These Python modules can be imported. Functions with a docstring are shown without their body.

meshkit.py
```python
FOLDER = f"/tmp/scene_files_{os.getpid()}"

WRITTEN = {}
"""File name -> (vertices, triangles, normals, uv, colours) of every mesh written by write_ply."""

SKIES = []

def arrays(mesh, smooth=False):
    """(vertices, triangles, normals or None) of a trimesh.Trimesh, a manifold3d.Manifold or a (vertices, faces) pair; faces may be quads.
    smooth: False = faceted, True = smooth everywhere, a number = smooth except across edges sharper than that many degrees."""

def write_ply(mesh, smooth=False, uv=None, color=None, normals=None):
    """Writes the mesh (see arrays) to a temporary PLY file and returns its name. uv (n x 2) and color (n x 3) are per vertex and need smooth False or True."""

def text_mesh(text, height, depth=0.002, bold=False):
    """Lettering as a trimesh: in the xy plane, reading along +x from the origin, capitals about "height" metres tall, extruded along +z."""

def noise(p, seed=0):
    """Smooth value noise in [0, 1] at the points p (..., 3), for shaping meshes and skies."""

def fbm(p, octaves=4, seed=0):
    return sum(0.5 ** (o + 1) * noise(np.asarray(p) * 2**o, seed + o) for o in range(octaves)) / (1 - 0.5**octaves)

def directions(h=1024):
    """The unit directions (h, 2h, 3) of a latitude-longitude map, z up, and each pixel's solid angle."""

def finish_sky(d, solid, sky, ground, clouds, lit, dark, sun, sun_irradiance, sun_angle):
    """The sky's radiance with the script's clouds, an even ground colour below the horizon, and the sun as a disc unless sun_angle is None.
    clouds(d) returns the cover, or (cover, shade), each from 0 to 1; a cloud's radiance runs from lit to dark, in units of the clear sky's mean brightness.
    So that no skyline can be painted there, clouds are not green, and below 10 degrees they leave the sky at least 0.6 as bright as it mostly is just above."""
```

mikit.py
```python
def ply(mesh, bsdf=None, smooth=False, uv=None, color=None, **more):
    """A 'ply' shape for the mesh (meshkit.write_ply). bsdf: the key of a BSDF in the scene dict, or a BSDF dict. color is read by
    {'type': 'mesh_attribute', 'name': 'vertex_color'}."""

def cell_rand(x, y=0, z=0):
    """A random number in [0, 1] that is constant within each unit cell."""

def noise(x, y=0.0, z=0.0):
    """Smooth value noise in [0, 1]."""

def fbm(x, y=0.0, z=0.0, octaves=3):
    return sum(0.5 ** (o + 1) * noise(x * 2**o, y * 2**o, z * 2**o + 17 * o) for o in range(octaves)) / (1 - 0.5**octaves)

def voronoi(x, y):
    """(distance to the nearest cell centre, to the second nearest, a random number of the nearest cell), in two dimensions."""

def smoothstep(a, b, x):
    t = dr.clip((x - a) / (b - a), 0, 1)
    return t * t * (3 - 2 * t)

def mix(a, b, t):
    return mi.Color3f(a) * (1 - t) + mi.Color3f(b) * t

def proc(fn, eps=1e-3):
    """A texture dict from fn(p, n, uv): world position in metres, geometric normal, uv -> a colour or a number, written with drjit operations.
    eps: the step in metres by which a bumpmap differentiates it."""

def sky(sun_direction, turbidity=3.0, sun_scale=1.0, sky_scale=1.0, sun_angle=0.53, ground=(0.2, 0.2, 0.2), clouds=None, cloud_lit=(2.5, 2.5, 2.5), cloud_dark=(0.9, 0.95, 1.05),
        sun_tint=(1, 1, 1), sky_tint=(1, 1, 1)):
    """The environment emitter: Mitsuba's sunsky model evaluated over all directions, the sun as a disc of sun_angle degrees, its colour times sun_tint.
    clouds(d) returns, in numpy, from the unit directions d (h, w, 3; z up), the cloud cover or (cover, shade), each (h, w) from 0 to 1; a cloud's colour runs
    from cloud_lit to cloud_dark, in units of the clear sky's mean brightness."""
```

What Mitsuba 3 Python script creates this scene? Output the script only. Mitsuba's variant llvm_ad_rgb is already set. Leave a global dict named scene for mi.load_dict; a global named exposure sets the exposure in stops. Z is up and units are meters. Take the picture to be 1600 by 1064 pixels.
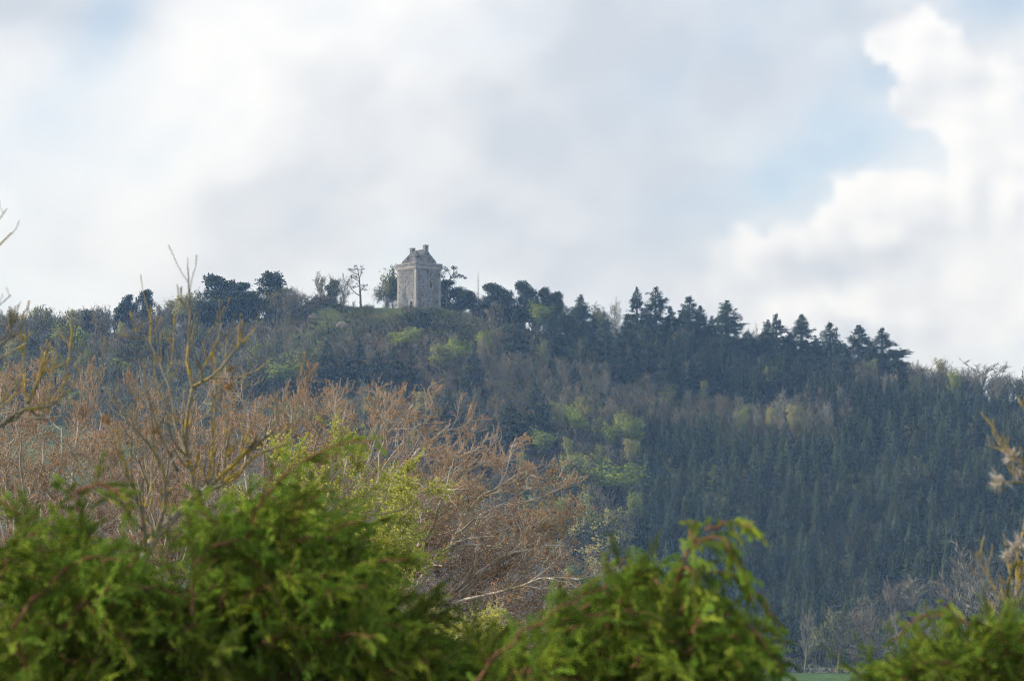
import math
import numpy as np, trimesh, manifold3d as m3
import drjit as dr
import mitsuba as mi
import mikit, meshkit

scene, labels = {}, {}
T = mi.ScalarTransform4f

# ------------------------------------------------------------------ camera
F = 4116.0                       # focal length in pixels of the 1600-pixel-wide photograph
EYE = np.array([0.0, 0.0, 18.0])
PITCH = math.atan(374.0 / F)
FWD = np.array([0, math.cos(PITCH), math.sin(PITCH)])
UP = np.array([0, -math.sin(PITCH), math.cos(PITCH)])
scene['camera'] = {
    'type': 'thinlens', 'fov': math.degrees(2 * math.atan(800 / F)), 'fov_axis': 'x',
    'to_world': T().look_at(origin=EYE.tolist(), target=(EYE + FWD).tolist(), up=[0, 0, 1]),
    'aperture_radius': 0.008, 'focus_distance': 85.0, 'near_clip': 0.2, 'far_clip': 5000.0,
    'medium': {'type': 'ref', 'id': 'air'}}


def at(u, v, Y):
    """World point at depth Y (metres along +y) seen at pixel (u, v) of the photograph."""
    d = FWD + (u - 800) / F * np.array([1.0, 0, 0]) + (532 - v) / F * UP
    return EYE + d * (Y / d[1])


def pix(p):
    q = np.asarray(p, float) - EYE
    f = q @ FWD
    return 800 + F * q[..., 0] / f, 532 - F * (q @ UP) / f


# ------------------------------------------------------------------ light and sky
exposure = 1.3
SUN = np.array([-0.86, -0.06, 0.50])


def clouds(d):
    az = np.degrees(np.arctan2(d[..., 0], d[..., 1]))
    el = np.degrees(np.arcsin(np.clip(d[..., 2], -1, 1)))
    # cloud sheets drawn out along a slanting wind
    q = np.stack([az * 0.30 + el * 0.10, el * 0.42 - az * 0.10, 0 * az], -1)
    n1 = meshkit.fbm(q, 5, 3)
    n2 = meshkit.fbm(q * 2.3 + 11.0, 5, 9)
    n3 = meshkit.fbm(np.stack([az * 0.9, el * 1.0, 0 * az], -1), 4, 21)

    def blob(a, e, sa, se, rot=0.0):
        c, s = math.cos(math.radians(rot)), math.sin(math.radians(rot))
        x, y = (az - a) * c + (el - e) * s, -(az - a) * s + (el - e) * c
        return np.exp(-((x / sa) ** 2 + (y / se) ** 2))

    w = 0.55 * (n3 - 0.5)
    hole = (0.75 * blob(-9.2, 11.4, 0.7, 2.2, -35) + 1.0 * blob(7.6, 9.9, 2.1, 1.0, 28) + 1.0 * blob(10.5, 12.4, 1.2, 0.6)
            + 0.6 * blob(4.9, 8.2, 1.8, 0.7, 10) + 0.45 * blob(5.5, 12.3, 2.5, 1.3))
    hole = np.clip(hole * (0.75 + 1.2 * (n2 - 0.35)), 0, 1)
    cover = np.clip(0.98 - 0.64 * hole, 0, 1) * np.clip(0.86 + 0.8 * (n1 - 0.4), 0.6, 1)
    # the heaped cloud on the right
    edge = np.minimum.reduce([np.hypot((az - 9.5) / 1.15, (el - 10.9) / 1.15), np.hypot((az - 8.6) / 0.9, (el - 11.4) / 0.7),
                              np.hypot((az - 10.9) / 1.7, (el - 8.9) / 1.7), np.hypot((az - 7.6) / 1.9, (el - 7.0) / 1.75),
                              np.hypot((az - 10.0) / 3.4, (el - 6.6) / 2.1), np.hypot((az - 6.4) / 1.9, (el - 6.6) / 1.45), np.hypot((az - 8.35) / 1.35, (el - 8.1) / 1.0)]) + 1.1 * (n3 - 0.5) + 0.8 * (n2 - 0.5)
    heap = np.clip((1.05 - edge) / (0.13 + 0.22 * np.clip((8.2 - az) / 3.0, 0, 1) * np.clip((9.0 - el) / 3.0, 0, 1)), 0, 1)
    cover = np.maximum(cover, heap)
    sheet_ = meshkit.fbm(q * 1.5 + 5.3, 4, 17)
    shade = 0.46 + 1.25 * (n1 - 0.5) + 0.4 * (n2 - 0.5) + 0.20 * (np.clip((sheet_ - 0.47) / 0.10, 0, 1) - 0.5)
    shade -= 0.75 * blob(-5.0, 11.8, 4.2, 1.8, 18) + 0.30 * blob(-8.0, 8.5, 3.0, 2.2)
    shade += 0.62 * blob(3.4, 10.8, 3.8, 1.8, -8) + 0.5 * blob(-10.6, 12.2, 1.6, 0.7)
    shade += 0.20 * blob(0.5, 7.2, 6.0, 1.6)
    shade = np.clip(shade, 0, 1)

    def billow(a, e):
        q = np.stack([a * 0.50, e * 0.56, 0 * a], -1)
        return sum(w * (1 - np.abs(2 * meshkit.noise(q * k + 7.0 * k, 40 + k) - 1)) for k, w in ((1, 0.5), (2, 0.32), (4, 0.18)))

    hs = np.clip(0.22 + 1.1 * (billow(az + 0.28, el - 0.28) - billow(az - 0.14, el + 0.14)) + 0.7 * (n1 - 0.45) + 0.30 * np.clip(7.0 - el, 0, 4) / 4, 0, 1)
    shade = shade * (1 - heap) + hs * heap
    return cover, shade


scene['sky'] = mikit.sky(SUN.tolist(), turbidity=3, sun_scale=1.25, sun_tint=(1, 1.09, 1.32), sky_tint=(2.6, 2.35, 2.2), clouds=clouds, cloud_lit=(2.20, 2.22, 2.26),
                         cloud_dark=(1.42, 1.54, 1.74))
labels['sky'] = {'kind': 'structure'}


# ------------------------------------------------------------------ helpers
def rng_of(k):
    return np.random.Generator(np.random.PCG64(k))


def unit(a):
    return a / (np.linalg.norm(a, axis=-1, keepdims=True) + 1e-12)


class Mesh:
    """Collects triangles with vertex colours; leaves may carry the normals of the crown they cover."""

    def __init__(self):
        self.v, self.f, self.c, self.nn, self.n = [], [], [], [], 0

    def add(self, v, f, c=(0.5, 0.5, 0.5), nn=None):
        v, f = np.asarray(v, float), np.asarray(f, int)
        if not len(v):
            return self
        if nn is None:
            fn = np.cross(v[f[:, 1]] - v[f[:, 0]], v[f[:, 2]] - v[f[:, 0]])
            nn = np.zeros_like(v)
            for k in range(3):
                np.add.at(nn, f[:, k], fn)
            nn = unit(nn)
        self.v.append(v)
        self.f.append(f + self.n)
        self.c.append(np.broadcast_to(np.asarray(c, float), v.shape))
        self.nn.append(nn)
        self.n += len(v)
        return self

    def join(self, o):
        for v, f, c, nn in zip(o.v, o.f, o.c, o.nn):
            self.v.append(v)
            self.f.append(f + self.n)
            self.c.append(c)
            self.nn.append(nn)
        self.n += o.n
        return self

    def ply(self, bsdf, smooth=False, **k):
        path = meshkit.write_ply((np.vstack(self.v), np.vstack(self.f)), False, None, np.clip(np.vstack(self.c), 0.002, 0.9), normals=np.vstack(self.nn))
        return {'type': 'ply', 'filename': path, 'face_normals': False, 'bsdf': {'type': 'ref', 'id': bsdf}, **k}


def tubes(P, R, sides=3):
    """Many tapering tubes at once: P (n, k, 3), R (n, k)."""
    n, k = R.shape
    t = unit(np.gradient(P, axis=1))
    ref = np.where(np.abs(t[:, :1, 2:]) < 0.9, [0, 0, 1.0], [1.0, 0, 0])
    a = unit(np.cross(t, np.broadcast_to(ref, t.shape)))
    b = np.cross(t, a)
    ang = np.arange(sides) * 2 * np.pi / sides
    v = P[:, :, None] + R[:, :, None, None] * (np.cos(ang)[:, None] * a[:, :, None] + np.sin(ang)[:, None] * b[:, :, None])
    i, j = np.meshgrid(np.arange(k - 1), np.arange(sides), indexing='ij')
    q = np.stack([i * sides + j, i * sides + (j + 1) % sides, (i + 1) * sides + (j + 1) % sides, (i + 1) * sides + j], -1).reshape(-1, 4)
    f = np.vstack([q[:, [0, 1, 2]], q[:, [0, 2, 3]]])
    f = (f[None] + (np.arange(n) * k * sides)[:, None, None]).reshape(-1, 3)
    return v.reshape(-1, 3), f


def kites(P, D, S, L, W, peak=0.45):
    """Leaf-like kites: base P, unit direction D, unit side S, length L, width W."""
    n = len(P)
    L, W = np.broadcast_to(L, n)[:, None], np.broadcast_to(W, n)[:, None]
    mid = P + D * L * peak
    v = np.stack([P, mid + S * W / 2, P + D * L, mid - S * W / 2], 1).reshape(-1, 3)
    i = np.arange(n)[:, None] * 4
    return v, np.vstack([i + [0, 1, 2], i + [0, 2, 3]])


def side_of(rng, D):
    return unit(np.cross(D, rng.normal(size=D.shape)))


def rep(c, k):
    return np.repeat(c, k, axis=0)


def tint(rng, n, col, amp=0.25, hue=0.08):
    return np.asarray(col) * (1 + amp * rng.uniform(-1, 1, (n, 1))) * (1 + hue * rng.uniform(-1, 1, (n, 3)))


def grow(rng, P0, D0, L, R0, k=4, wander=0.25, pull=(0, 0, 0.0), taper=0.35):
    """Branches as wandering polylines."""
    n = len(P0)
    P = np.empty((n, k, 3))
    P[:, 0] = P0
    d = unit(D0)
    step = np.broadcast_to(L, n)[:, None] / (k - 1)
    for i in range(1, k):
        d = unit(d + wander * rng.normal(size=(n, 3)) + np.asarray(pull))
        P[:, i] = P[:, i - 1] + d * step
    return P, np.broadcast_to(R0, n)[:, None] * np.linspace(1, taper, k)


def spawn(rng, P, R, m, f0=0.25, f1=1.0, angle=0.8, spread=0.25, planar=None):
    """m children per branch: (starts, directions, radii, position along the parent)."""
    n, k, _ = P.shape
    f = (f0 + (f1 - f0) * (np.arange(m) + rng.uniform(0, 1, (n, m))) / m).reshape(-1)
    b = np.repeat(np.arange(n), m)
    x = np.clip(f * (k - 1), 0, k - 1.001)
    i = x.astype(int)
    w = (x - i)[:, None]
    p = P[b, i] * (1 - w) + P[b, i + 1] * w
    t = unit(P[b, i + 1] - P[b, i])
    s = side_of(rng, t)
    if planar is not None:      # flattened sprays: children mostly to the two sides in the plane across PLANAR
        sp = unit(np.cross(t, np.asarray(planar)))
        s = unit(sp * np.where(np.arange(len(p)) % 2, 1, -1)[:, None] + 0.45 * s)
    a = angle + spread * rng.normal(size=len(p))
    d = t * np.cos(a)[:, None] + s * np.sin(a)[:, None]
    r = R[b, i] * (1 - w[:, 0]) + R[b, i + 1] * w[:, 0]
    return p, d, r, f


def add_thing(key, label, category, group=None, kind=None):
    e = {'label': label, 'category': category}
    if group:
        e['group'] = group
    if kind:
        e['kind'] = kind
    labels[key] = e


used = {}


def numbered(name):
    k = used.get(name, 0)
    used[name] = k + 1
    return name if k == 0 else f'{name}_{k:03d}'


# ------------------------------------------------------------------ materials
def two(b):
    return {'type': 'twosided', 'bsdf': b}


VC = {'type': 'mesh_attribute', 'name': 'vertex_color'}
scene['vertex_matte'] = two({'type': 'diffuse', 'reflectance': VC})
scene['thin_leaf'] = {'type': 'principledthin', 'base_color': VC, 'roughness': 0.55, 'spec_trans': 0.0, 'diff_trans': 0.62}
scene['dry_leaf'] = {'type': 'principledthin', 'base_color': VC, 'roughness': 0.6, 'spec_trans': 0.0, 'diff_trans': 0.5}


def ash_bark(p, n, uv):
    lich = 0.5 * mikit.fbm(p.x * 30, p.y * 30, p.z * 22, 3) + 0.5 * mikit.fbm(p.x * 3.1, p.y * 3.1, p.z * 3.1, 2)
    fine = mikit.fbm(p.x * 90, p.y * 90, p.z * 60, 2)
    grey = mikit.mix((0.13, 0.115, 0.09), (0.36, 0.34, 0.27), fine)
    yel = mikit.mix((0.27, 0.20, 0.05), (0.47, 0.37, 0.09), fine)
    return mikit.mix(grey, yel, mikit.smoothstep(0.51, 0.60, lich + 0.35 * (fine - 0.5)))


def beech_bark(p, n, uv):
    f = mikit.fbm(p.x * 6, p.y * 6, p.z * 3, 3)
    g = mikit.fbm(p.x * 1.1, p.y * 1.1, p.z * 1.1, 2)
    c = mikit.mix((0.30, 0.27, 0.22), (0.66, 0.62, 0.55), f)
    return mikit.mix(c, (0.13, 0.13, 0.06), mikit.smoothstep(0.5, 0.75, g) * 0.7)


def cypress_bark(p, n, uv):
    f = mikit.fbm(p.x * 40, p.y * 40, p.z * 12, 3)
    return mikit.mix((0.12, 0.055, 0.035), (0.36, 0.19, 0.12), f)


scene['ash_bark'] = two({'type': 'diffuse', 'reflectance': mikit.proc(ash_bark)})
scene['beech_bark'] = two({'type': 'diffuse', 'reflectance': mikit.proc(beech_bark)})
scene['cypress_bark'] = two({'type': 'diffuse', 'reflectance': mikit.proc(cypress_bark)})

TA = math.radians(-50)           # the tower's heading
TC, TS = math.cos(TA), math.sin(TA)


def wall_coords(p, n):
    lx, ly = p.x * TC + p.y * TS, -p.x * TS + p.y * TC
    return dr.select(dr.abs(n.x * TC + n.y * TS) > 0.7, ly, lx), p.z


def rubble(p, n, uv):
    s, z = wall_coords(p, n)
    wob = 0.25 * mikit.noise(s * 1.7, z * 1.7, 3.0)
    d1, d2, r = mikit.voronoi((s + wob) * 1.9, (z + wob) * 2.7)
    joint = mikit.smoothstep(0.02, 0.20, d2 - d1)
    stone = mikit.mix((0.09, 0.09, 0.10), (0.50, 0.49, 0.48), r)
    stone = mikit.mix(stone, (0.44, 0.37, 0.34), 0.4 * mikit.smoothstep(0.6, 0.9, mikit.cell_rand(r * 997.0, 5.0, 1.0)))
    c = mikit.mix((0.54, 0.52, 0.49), stone, joint)
    stain = mikit.fbm(s * 0.5, z * 0.25, 7.0, 3)
    return c * mi.Color3f(0.66, 0.71, 0.765) * (0.66 + 0.5 * stain)


def rubble_height(p, n, uv):
    s, z = wall_coords(p, n)
    wob = 0.25 * mikit.noise(s * 1.7, z * 1.7, 3.0)
    d1, d2, r = mikit.voronoi((s + wob) * 1.9, (z + wob) * 2.7)
    return mikit.smoothstep(0.0, 0.25, d2 - d1) * (0.5 + 0.5 * r)


def dressed(p, n, uv):
    s, z = wall_coords(p, n)
    r = mikit.cell_rand(dr.floor(s * 1.6), dr.floor(z * 2.5), 3.0)
    g = mikit.fbm(s * 1.3, z * 1.3, 1.0, 3)
    return mikit.mix((0.33, 0.32, 0.31), (0.52, 0.51, 0.49), 0.6 * r + 0.6 * (g - 0.3))


def slate(p, n, uv):
    s, z = wall_coords(p, n)
    r = mikit.cell_rand(dr.floor(s * 3.0), dr.floor(z * 6.0), 2.0)
    g = mikit.fbm(s, z, 4.0, 3)
    return mikit.mix((0.045, 0.047, 0.052), (0.105, 0.105, 0.11), 0.5 * r + 0.6 * g)


def ground_col(p, n, uv):
    a = mikit.fbm(p.x * 0.05, p.y * 0.05, 0.0, 4)
    b = mikit.fbm(p.x * 0.7, p.y * 0.7, p.z * 0.7, 3)
    grass = mikit.mix((0.055, 0.075, 0.028), (0.13, 0.15, 0.06), b)
    litter = mikit.mix((0.045, 0.036, 0.026), (0.11, 0.085, 0.06), b)
    c = mikit.mix(litter, grass, mikit.smoothstep(0.42, 0.58, a))
    top = mikit.smoothstep(0.0, 1.0, 1 - dr.sqrt(dr.square((p.x + 27) / 24) + dr.square((p.y - 708) / 16)))
    return mikit.mix(c, grass * 1.15, top)


def field_col(p, n, uv):
    b = mikit.fbm(p.x * 0.3, p.y * 0.3, 0.0, 4)
    return mikit.mix((0.05, 0.095, 0.03), (0.09, 0.145, 0.05), b)


def rock_col(p, n, uv):
    b = mikit.fbm(p.x * 0.8, p.y * 0.8, p.z * 1.6, 4)
    return mikit.mix((0.07, 0.06, 0.05), (0.30, 0.255, 0.22), b)


scene['rubble_stone'] = two({'type': 'bumpmap', 'arbitrary': {'type': 'proc', **{k: v for k, v in mikit.proc(rubble_height, 0.03).items() if k != 'type'}},
                             'scale': 0.10, 'bsdf': {'type': 'diffuse', 'reflectance': mikit.proc(rubble)}})
scene['dressed_stone'] = two({'type': 'diffuse', 'reflectance': mikit.proc(dressed)})
scene['slate'] = two({'type': 'principled', 'base_color': mikit.proc(slate), 'roughness': 0.8})
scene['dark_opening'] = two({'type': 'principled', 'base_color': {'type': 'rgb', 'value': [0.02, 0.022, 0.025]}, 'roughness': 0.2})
scene['door_wood'] = two({'type': 'diffuse', 'reflectance': {'type': 'rgb', 'value': [0.06, 0.04, 0.03]}})
scene['hill_ground'] = two({'type': 'diffuse', 'reflectance': mikit.proc(ground_col)})
scene['field_grass'] = two({'type': 'diffuse', 'reflectance': mikit.proc(field_col)})
scene['rock'] = two({'type': 'diffuse', 'reflectance': mikit.proc(rock_col)})

# ------------------------------------------------------------------ terrain
YR, YF = 716.0, 520.0
CREST_U = [-1600, -400, 0, 100, 200, 300, 400, 460, 560, 600, 690, 720, 780, 850, 950, 1050, 1150, 1250, 1350, 1450, 1600, 2000, 3200]
CREST_V = [620, 560, 540, 535, 525, 515, 505, 494, 483, 484, 484, 489, 508, 525, 542, 558, 572, 588, 602, 622, 640, 680, 760]


def terrain(x, y):
    x, y = np.asarray(x, float), np.asarray(y, float)
    near = np.interp(y, [-400, 14, 60, 250, 520], [12.6, 12.6, 5.5, 0.3, 0.0])
    zc = 18 + (906 - np.interp(800 + x / YR * F, CREST_U, CREST_V)) / F * YR
    t = np.clip((y - YF) / (YR - 6 - YF), 0, 1)
    s = 0.8 * t + 0.2 * t * t * (3 - 2 * t)
    z = near + zc * s
    z = z - np.clip(y - YR - 14, 0, 400) * 0.28
    p = np.stack([x, y, 0 * x], -1)
    amp = np.clip(t * 6, 0, 1) * np.clip((1 - t) * 5 + 0.12, 0, 1)
    z = z + amp * (5.0 * (meshkit.fbm(p / 34.0, 4, 5) - 0.5) + 1.2 * (meshkit.noise(p / 5.0, 8) - 0.5))
    # the scrubby knoll left of the tower, and the crag below it
    kx, ky = (500 - 800) / F * 700, 703.0
    z = z + 3.6 * np.exp(-((x - kx) / 6.5) ** 2 - ((y - ky) / 7.0) ** 2)
    return z


def sheet(xs, ys, fn, drop=0.0):
    X, Y = np.meshgrid(xs, ys, indexing='ij')
    Z = fn(X, Y) + drop
    v = np.stack([X, Y, Z], -1).reshape(-1, 3)
    a, b = len(xs), len(ys)
    i, j = np.meshgrid(np.arange(a - 1), np.arange(b - 1), indexing='ij')
    q = np.stack([i * b + j, (i + 1) * b + j, (i + 1) * b + j + 1, i * b + j + 1], -1).reshape(-1, 4)
    return v, np.vstack([q[:, [0, 1, 2]], q[:, [0, 2, 3]]])


xs = np.concatenate([np.arange(-700, -190, 15), np.arange(-190, 190, 1.6), np.arange(190, 701, 15)])
ys = np.concatenate([np.arange(-100, 500, 10), np.arange(500, 740, 1.6), np.arange(740, 1101, 15)])
scene['ground'] = mikit.ply(sheet(xs, ys, terrain), 'hill_ground', smooth=True)
labels['ground'] = {'kind': 'structure'}
scene['field'] = mikit.ply(sheet(np.arange(-160, 181, 10.0), np.append(np.arange(300, 517, 12.0), 516.5), terrain, 0.05), 'field_grass', smooth=True)
labels['field'] = {'kind': 'structure'}


def find_base(u, vtop, H, y0=515.0, y1=735.0):
    """Ground point of a tree of height H whose top is seen at (u, vtop)."""
    Y = np.arange(y0, y1, 0.5)
    P = np.array([at(u, vtop, y) for y in (y0, y1)])
    w = (Y - y0)[:, None] / (y1 - y0)
    R = P[0] * (1 - w) + P[1] * w
    ok = terrain(R[:, 0], R[:, 1]) + H >= R[:, 2]
    i = int(np.argmax(ok)) if ok.any() else int(np.argmin(R[:, 2] - terrain(R[:, 0], R[:, 1])))
    return np.array([R[i, 0], R[i, 1], float(terrain(R[i, 0], R[i, 1]))])


# ------------------------------------------------------------------ the tower
def box(x0, x1, y0, y1, z0, z1):
    return m3.Manifold.cube([x1 - x0, y1 - y0, z1 - z0]).translate([x0, y0, z0])


def poly(pts, z0, z1):
    return m3.Manifold.extrude(m3.CrossSection([pts]), z1 - z0).translate([0, 0, z0])


TB = at(654.5, 484.5, YR)
TZ = TB[2]
TOW = T().translate(TB.tolist()).rotate([0, 0, 1], -50)
TN = 'tower_house'
add_thing(TN, 'square grey stone tower house with a parapet and pitched roof on the ridge', 'tower')


def tower_part(name, mesh, bsdf, label=None, smooth=False, kind=None):
    key = numbered(f'{TN}__{name}')
    scene[key] = mikit.ply(mesh, bsdf, smooth=smooth, to_world=TOW)
    if label:
        labels[key] = {'label': label}
    if kind:
        labels.setdefault(key, {})['kind'] = kind
    return key


A2, B2, HB = 4.05, 4.3, 11.1
body = box(-A2, A2, -B2, B2, -2.5, HB)
openings = []                    # (face, along, z0, z1, width)
for face, s, z0, z1, w in (('R', -0.15, 9.35, 10.6, 0.62), ('R', 0.95, 5.7, 7.3, 0.66), ('L', -0.45, 5.2, 6.5, 0.42), ('L', 2.0, 2.5, 3.2, 0.5), ('L', 2.1, 0.05, 1.95, 0.9)):
    if face == 'R':
        body -= box(A2 - 0.45, A2 + 1, s - w / 2, s + w / 2, z0, z1)
        openings.append((face, (A2 - 0.42, A2 - 0.36, s - w / 2, s + w / 2), z0, z1, w, s))
    else:
        body -= box(s - w / 2, s + w / 2, -B2 - 1, -B2 + 0.45, z0, z1)
        openings.append((face, (s - w / 2, s + w / 2, -B2 + 0.36, -B2 + 0.42), z0, z1, w, s))
tower_part('wall', body, 'rubble_stone')
for k, (face, (x0, x1, y0, y1), z0, z1, w, s) in enumerate(openings):
    e = 0.004
    if k == 4:
        d = tower_part('door', box(x0 + e, x1 - e, y0, y1, z0 + e, z1 - e), 'door_wood', 'dark plank door at the foot of the left wall')
        scene[d + '__lintel'] = mikit.ply(box(x0 - 0.2, x1 + 0.2, -B2 - 0.05, -B2 + 0.2, z1 + 0.004, z1 + 0.3), 'dressed_stone', to_world=TOW)
    else:
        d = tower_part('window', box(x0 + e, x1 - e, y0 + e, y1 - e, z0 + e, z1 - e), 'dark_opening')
        if face == 'R':
            fr = box(A2 - 0.1, A2 + 0.04, s - w / 2 - 0.16, s + w / 2 + 0.16, z0 - 0.16, z1 + 0.18) - box(A2 - 1, A2 + 1, s - w / 2 - e, s + w / 2 + e, z0 - e, z1 + e)
        else:
            fr = box(s - w / 2 - 0.14, s + w / 2 + 0.14, -B2 - 0.04, -B2 + 0.1, z0 - 0.14, z1 + 0.16) - box(s - w / 2 - e, s + w / 2 + e, -B2 - 1, -B2 + 1, z0 - e, z1 + e)
        scene[d + '__frame'] = mikit.ply(fr, 'dressed_stone', to_world=TOW)
r_ = rng_of(4)
quoins = Mesh()
for sx, sy in ((1, -1), (-1, -1), (1, 1)):
    z, k = -0.6, 0
    while z < HB - 0.45:
        h = r_.uniform(0.3, 0.42)
        lx, ly = ((0.75, 0.42) if k % 2 else (0.42, 0.75))
        x0, x1 = sorted((sx * (A2 - lx), sx * (A2 + 0.03)))
        y0, y1 = sorted((sy * (B2 - ly), sy * (B2 + 0.03)))
        b = trimesh.creation.box(bounds=[[x0, y0, z], [x1, y1, z + h - 0.025]])
        quoins.add(b.vertices, b.faces)
        z += h
        k += 1
tower_part('quoins', (np.vstack(quoins.v), np.vstack(quoins.f)), 'dressed_stone', kind='stuff')
corb = Mesh()
for x in np.arange(-A2 - 0.1, A2 + 0.2, 0.55):
    for y in (-B2 - 0.16, B2 + 0.16):
        b = trimesh.creation.box(bounds=[[x - 0.13, y - 0.17, HB - 0.42], [x + 0.13, y + 0.17, HB - 0.02]])
        corb.add(b.vertices, b.faces)
for y in np.arange(-B2 - 0.05, B2 + 0.1, 0.55):
    for x in (-A2 - 0.16, A2 + 0.16):
        b = trimesh.creation.box(bounds=[[x - 0.17, y - 0.13, HB - 0.42], [x + 0.17, y + 0.13, HB - 0.02]])
        corb.add(b.vertices, b.faces)
tower_part('corbels', (np.vstack(corb.v), np.vstack(corb.f)), 'dressed_stone', kind='stuff')
OV = 0.38
tower_part('string_course', box(-A2 - OV - 0.06, A2 + OV + 0.06, -B2 - OV - 0.06, B2 + OV + 0.06, HB + 0.002, HB + 0.26), 'dressed_stone')
par = box(-A2 - OV, A2 + OV, -B2 - OV, B2 + OV, HB + 0.262, HB + 1.3) - box(-A2 + 0.05, A2 - 0.05, -B2 + 0.05, B2 - 0.05, HB + 0.5, HB + 3)
par -= box(A2 - 0.3, A2 + 2, B2 - 0.9, B2 - 0.5, HB + 0.6, HB + 0.85)
tower_part('parapet', par, 'rubble_stone')
cop = box(-A2 - OV - 0.05, A2 + OV + 0.05, -B2 - OV - 0.05, B2 + OV + 0.05, HB + 1.302, HB + 1.44) - box(-A2 + 0.1, A2 - 0.1, -B2 + 0.1, B2 - 0.1, HB, HB + 3)
tower_part('coping', cop, 'dressed_stone')
CL, CW, ZE, ZR = 3.35, 3.4, 13.1, 16.3
cap = box(-CL, CL, -CW, CW, HB + 0.5, ZE)
gable = m3.Manifold.extrude(m3.CrossSection([[[-CW, 0], [CW, 0], [0, ZR - ZE]]]), 0.5).rotate([90, 0, 90])
cap = cap + gable.translate([CL - 0.5, 0, ZE]) + gable.translate([-CL, 0, ZE])
tower_part('cap_house', cap, 'rubble_stone')
roof = m3.Manifold.extrude(m3.CrossSection([[[-CW - 0.25, -0.02], [CW + 0.25, -0.02], [0, ZR - ZE + 0.22]]]), 2 * CL - 0.7).rotate([90, 0, 90]).translate([-CL + 0.35, 0, ZE])
rk = tower_part('roof', roof, 'slate')
for k, (xc, top) in enumerate(((CL - 0.42, 17.4), (-CL + 0.42, 17.1))):
    ch = box(xc - 0.45, xc + 0.45, -0.6, 0.6, ZR - 0.9, top)
    key = tower_part('chimney', ch, 'rubble_stone')
    scene[key + '__cap'] = mikit.ply(box(xc - 0.54, xc + 0.54, -0.69, 0.69, top + 0.002, top + 0.2), 'dressed_stone', to_world=TOW)
tx, ty = CL - 0.3, -CW + 0.2
tk = tower_part('stair_turret', m3.Manifold.cylinder(2.3, 1.02, 1.0, 20).translate([tx, ty, HB + 0.6]), 'rubble_stone', 'small round stair turret with a conical roof', smooth=40)
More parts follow.
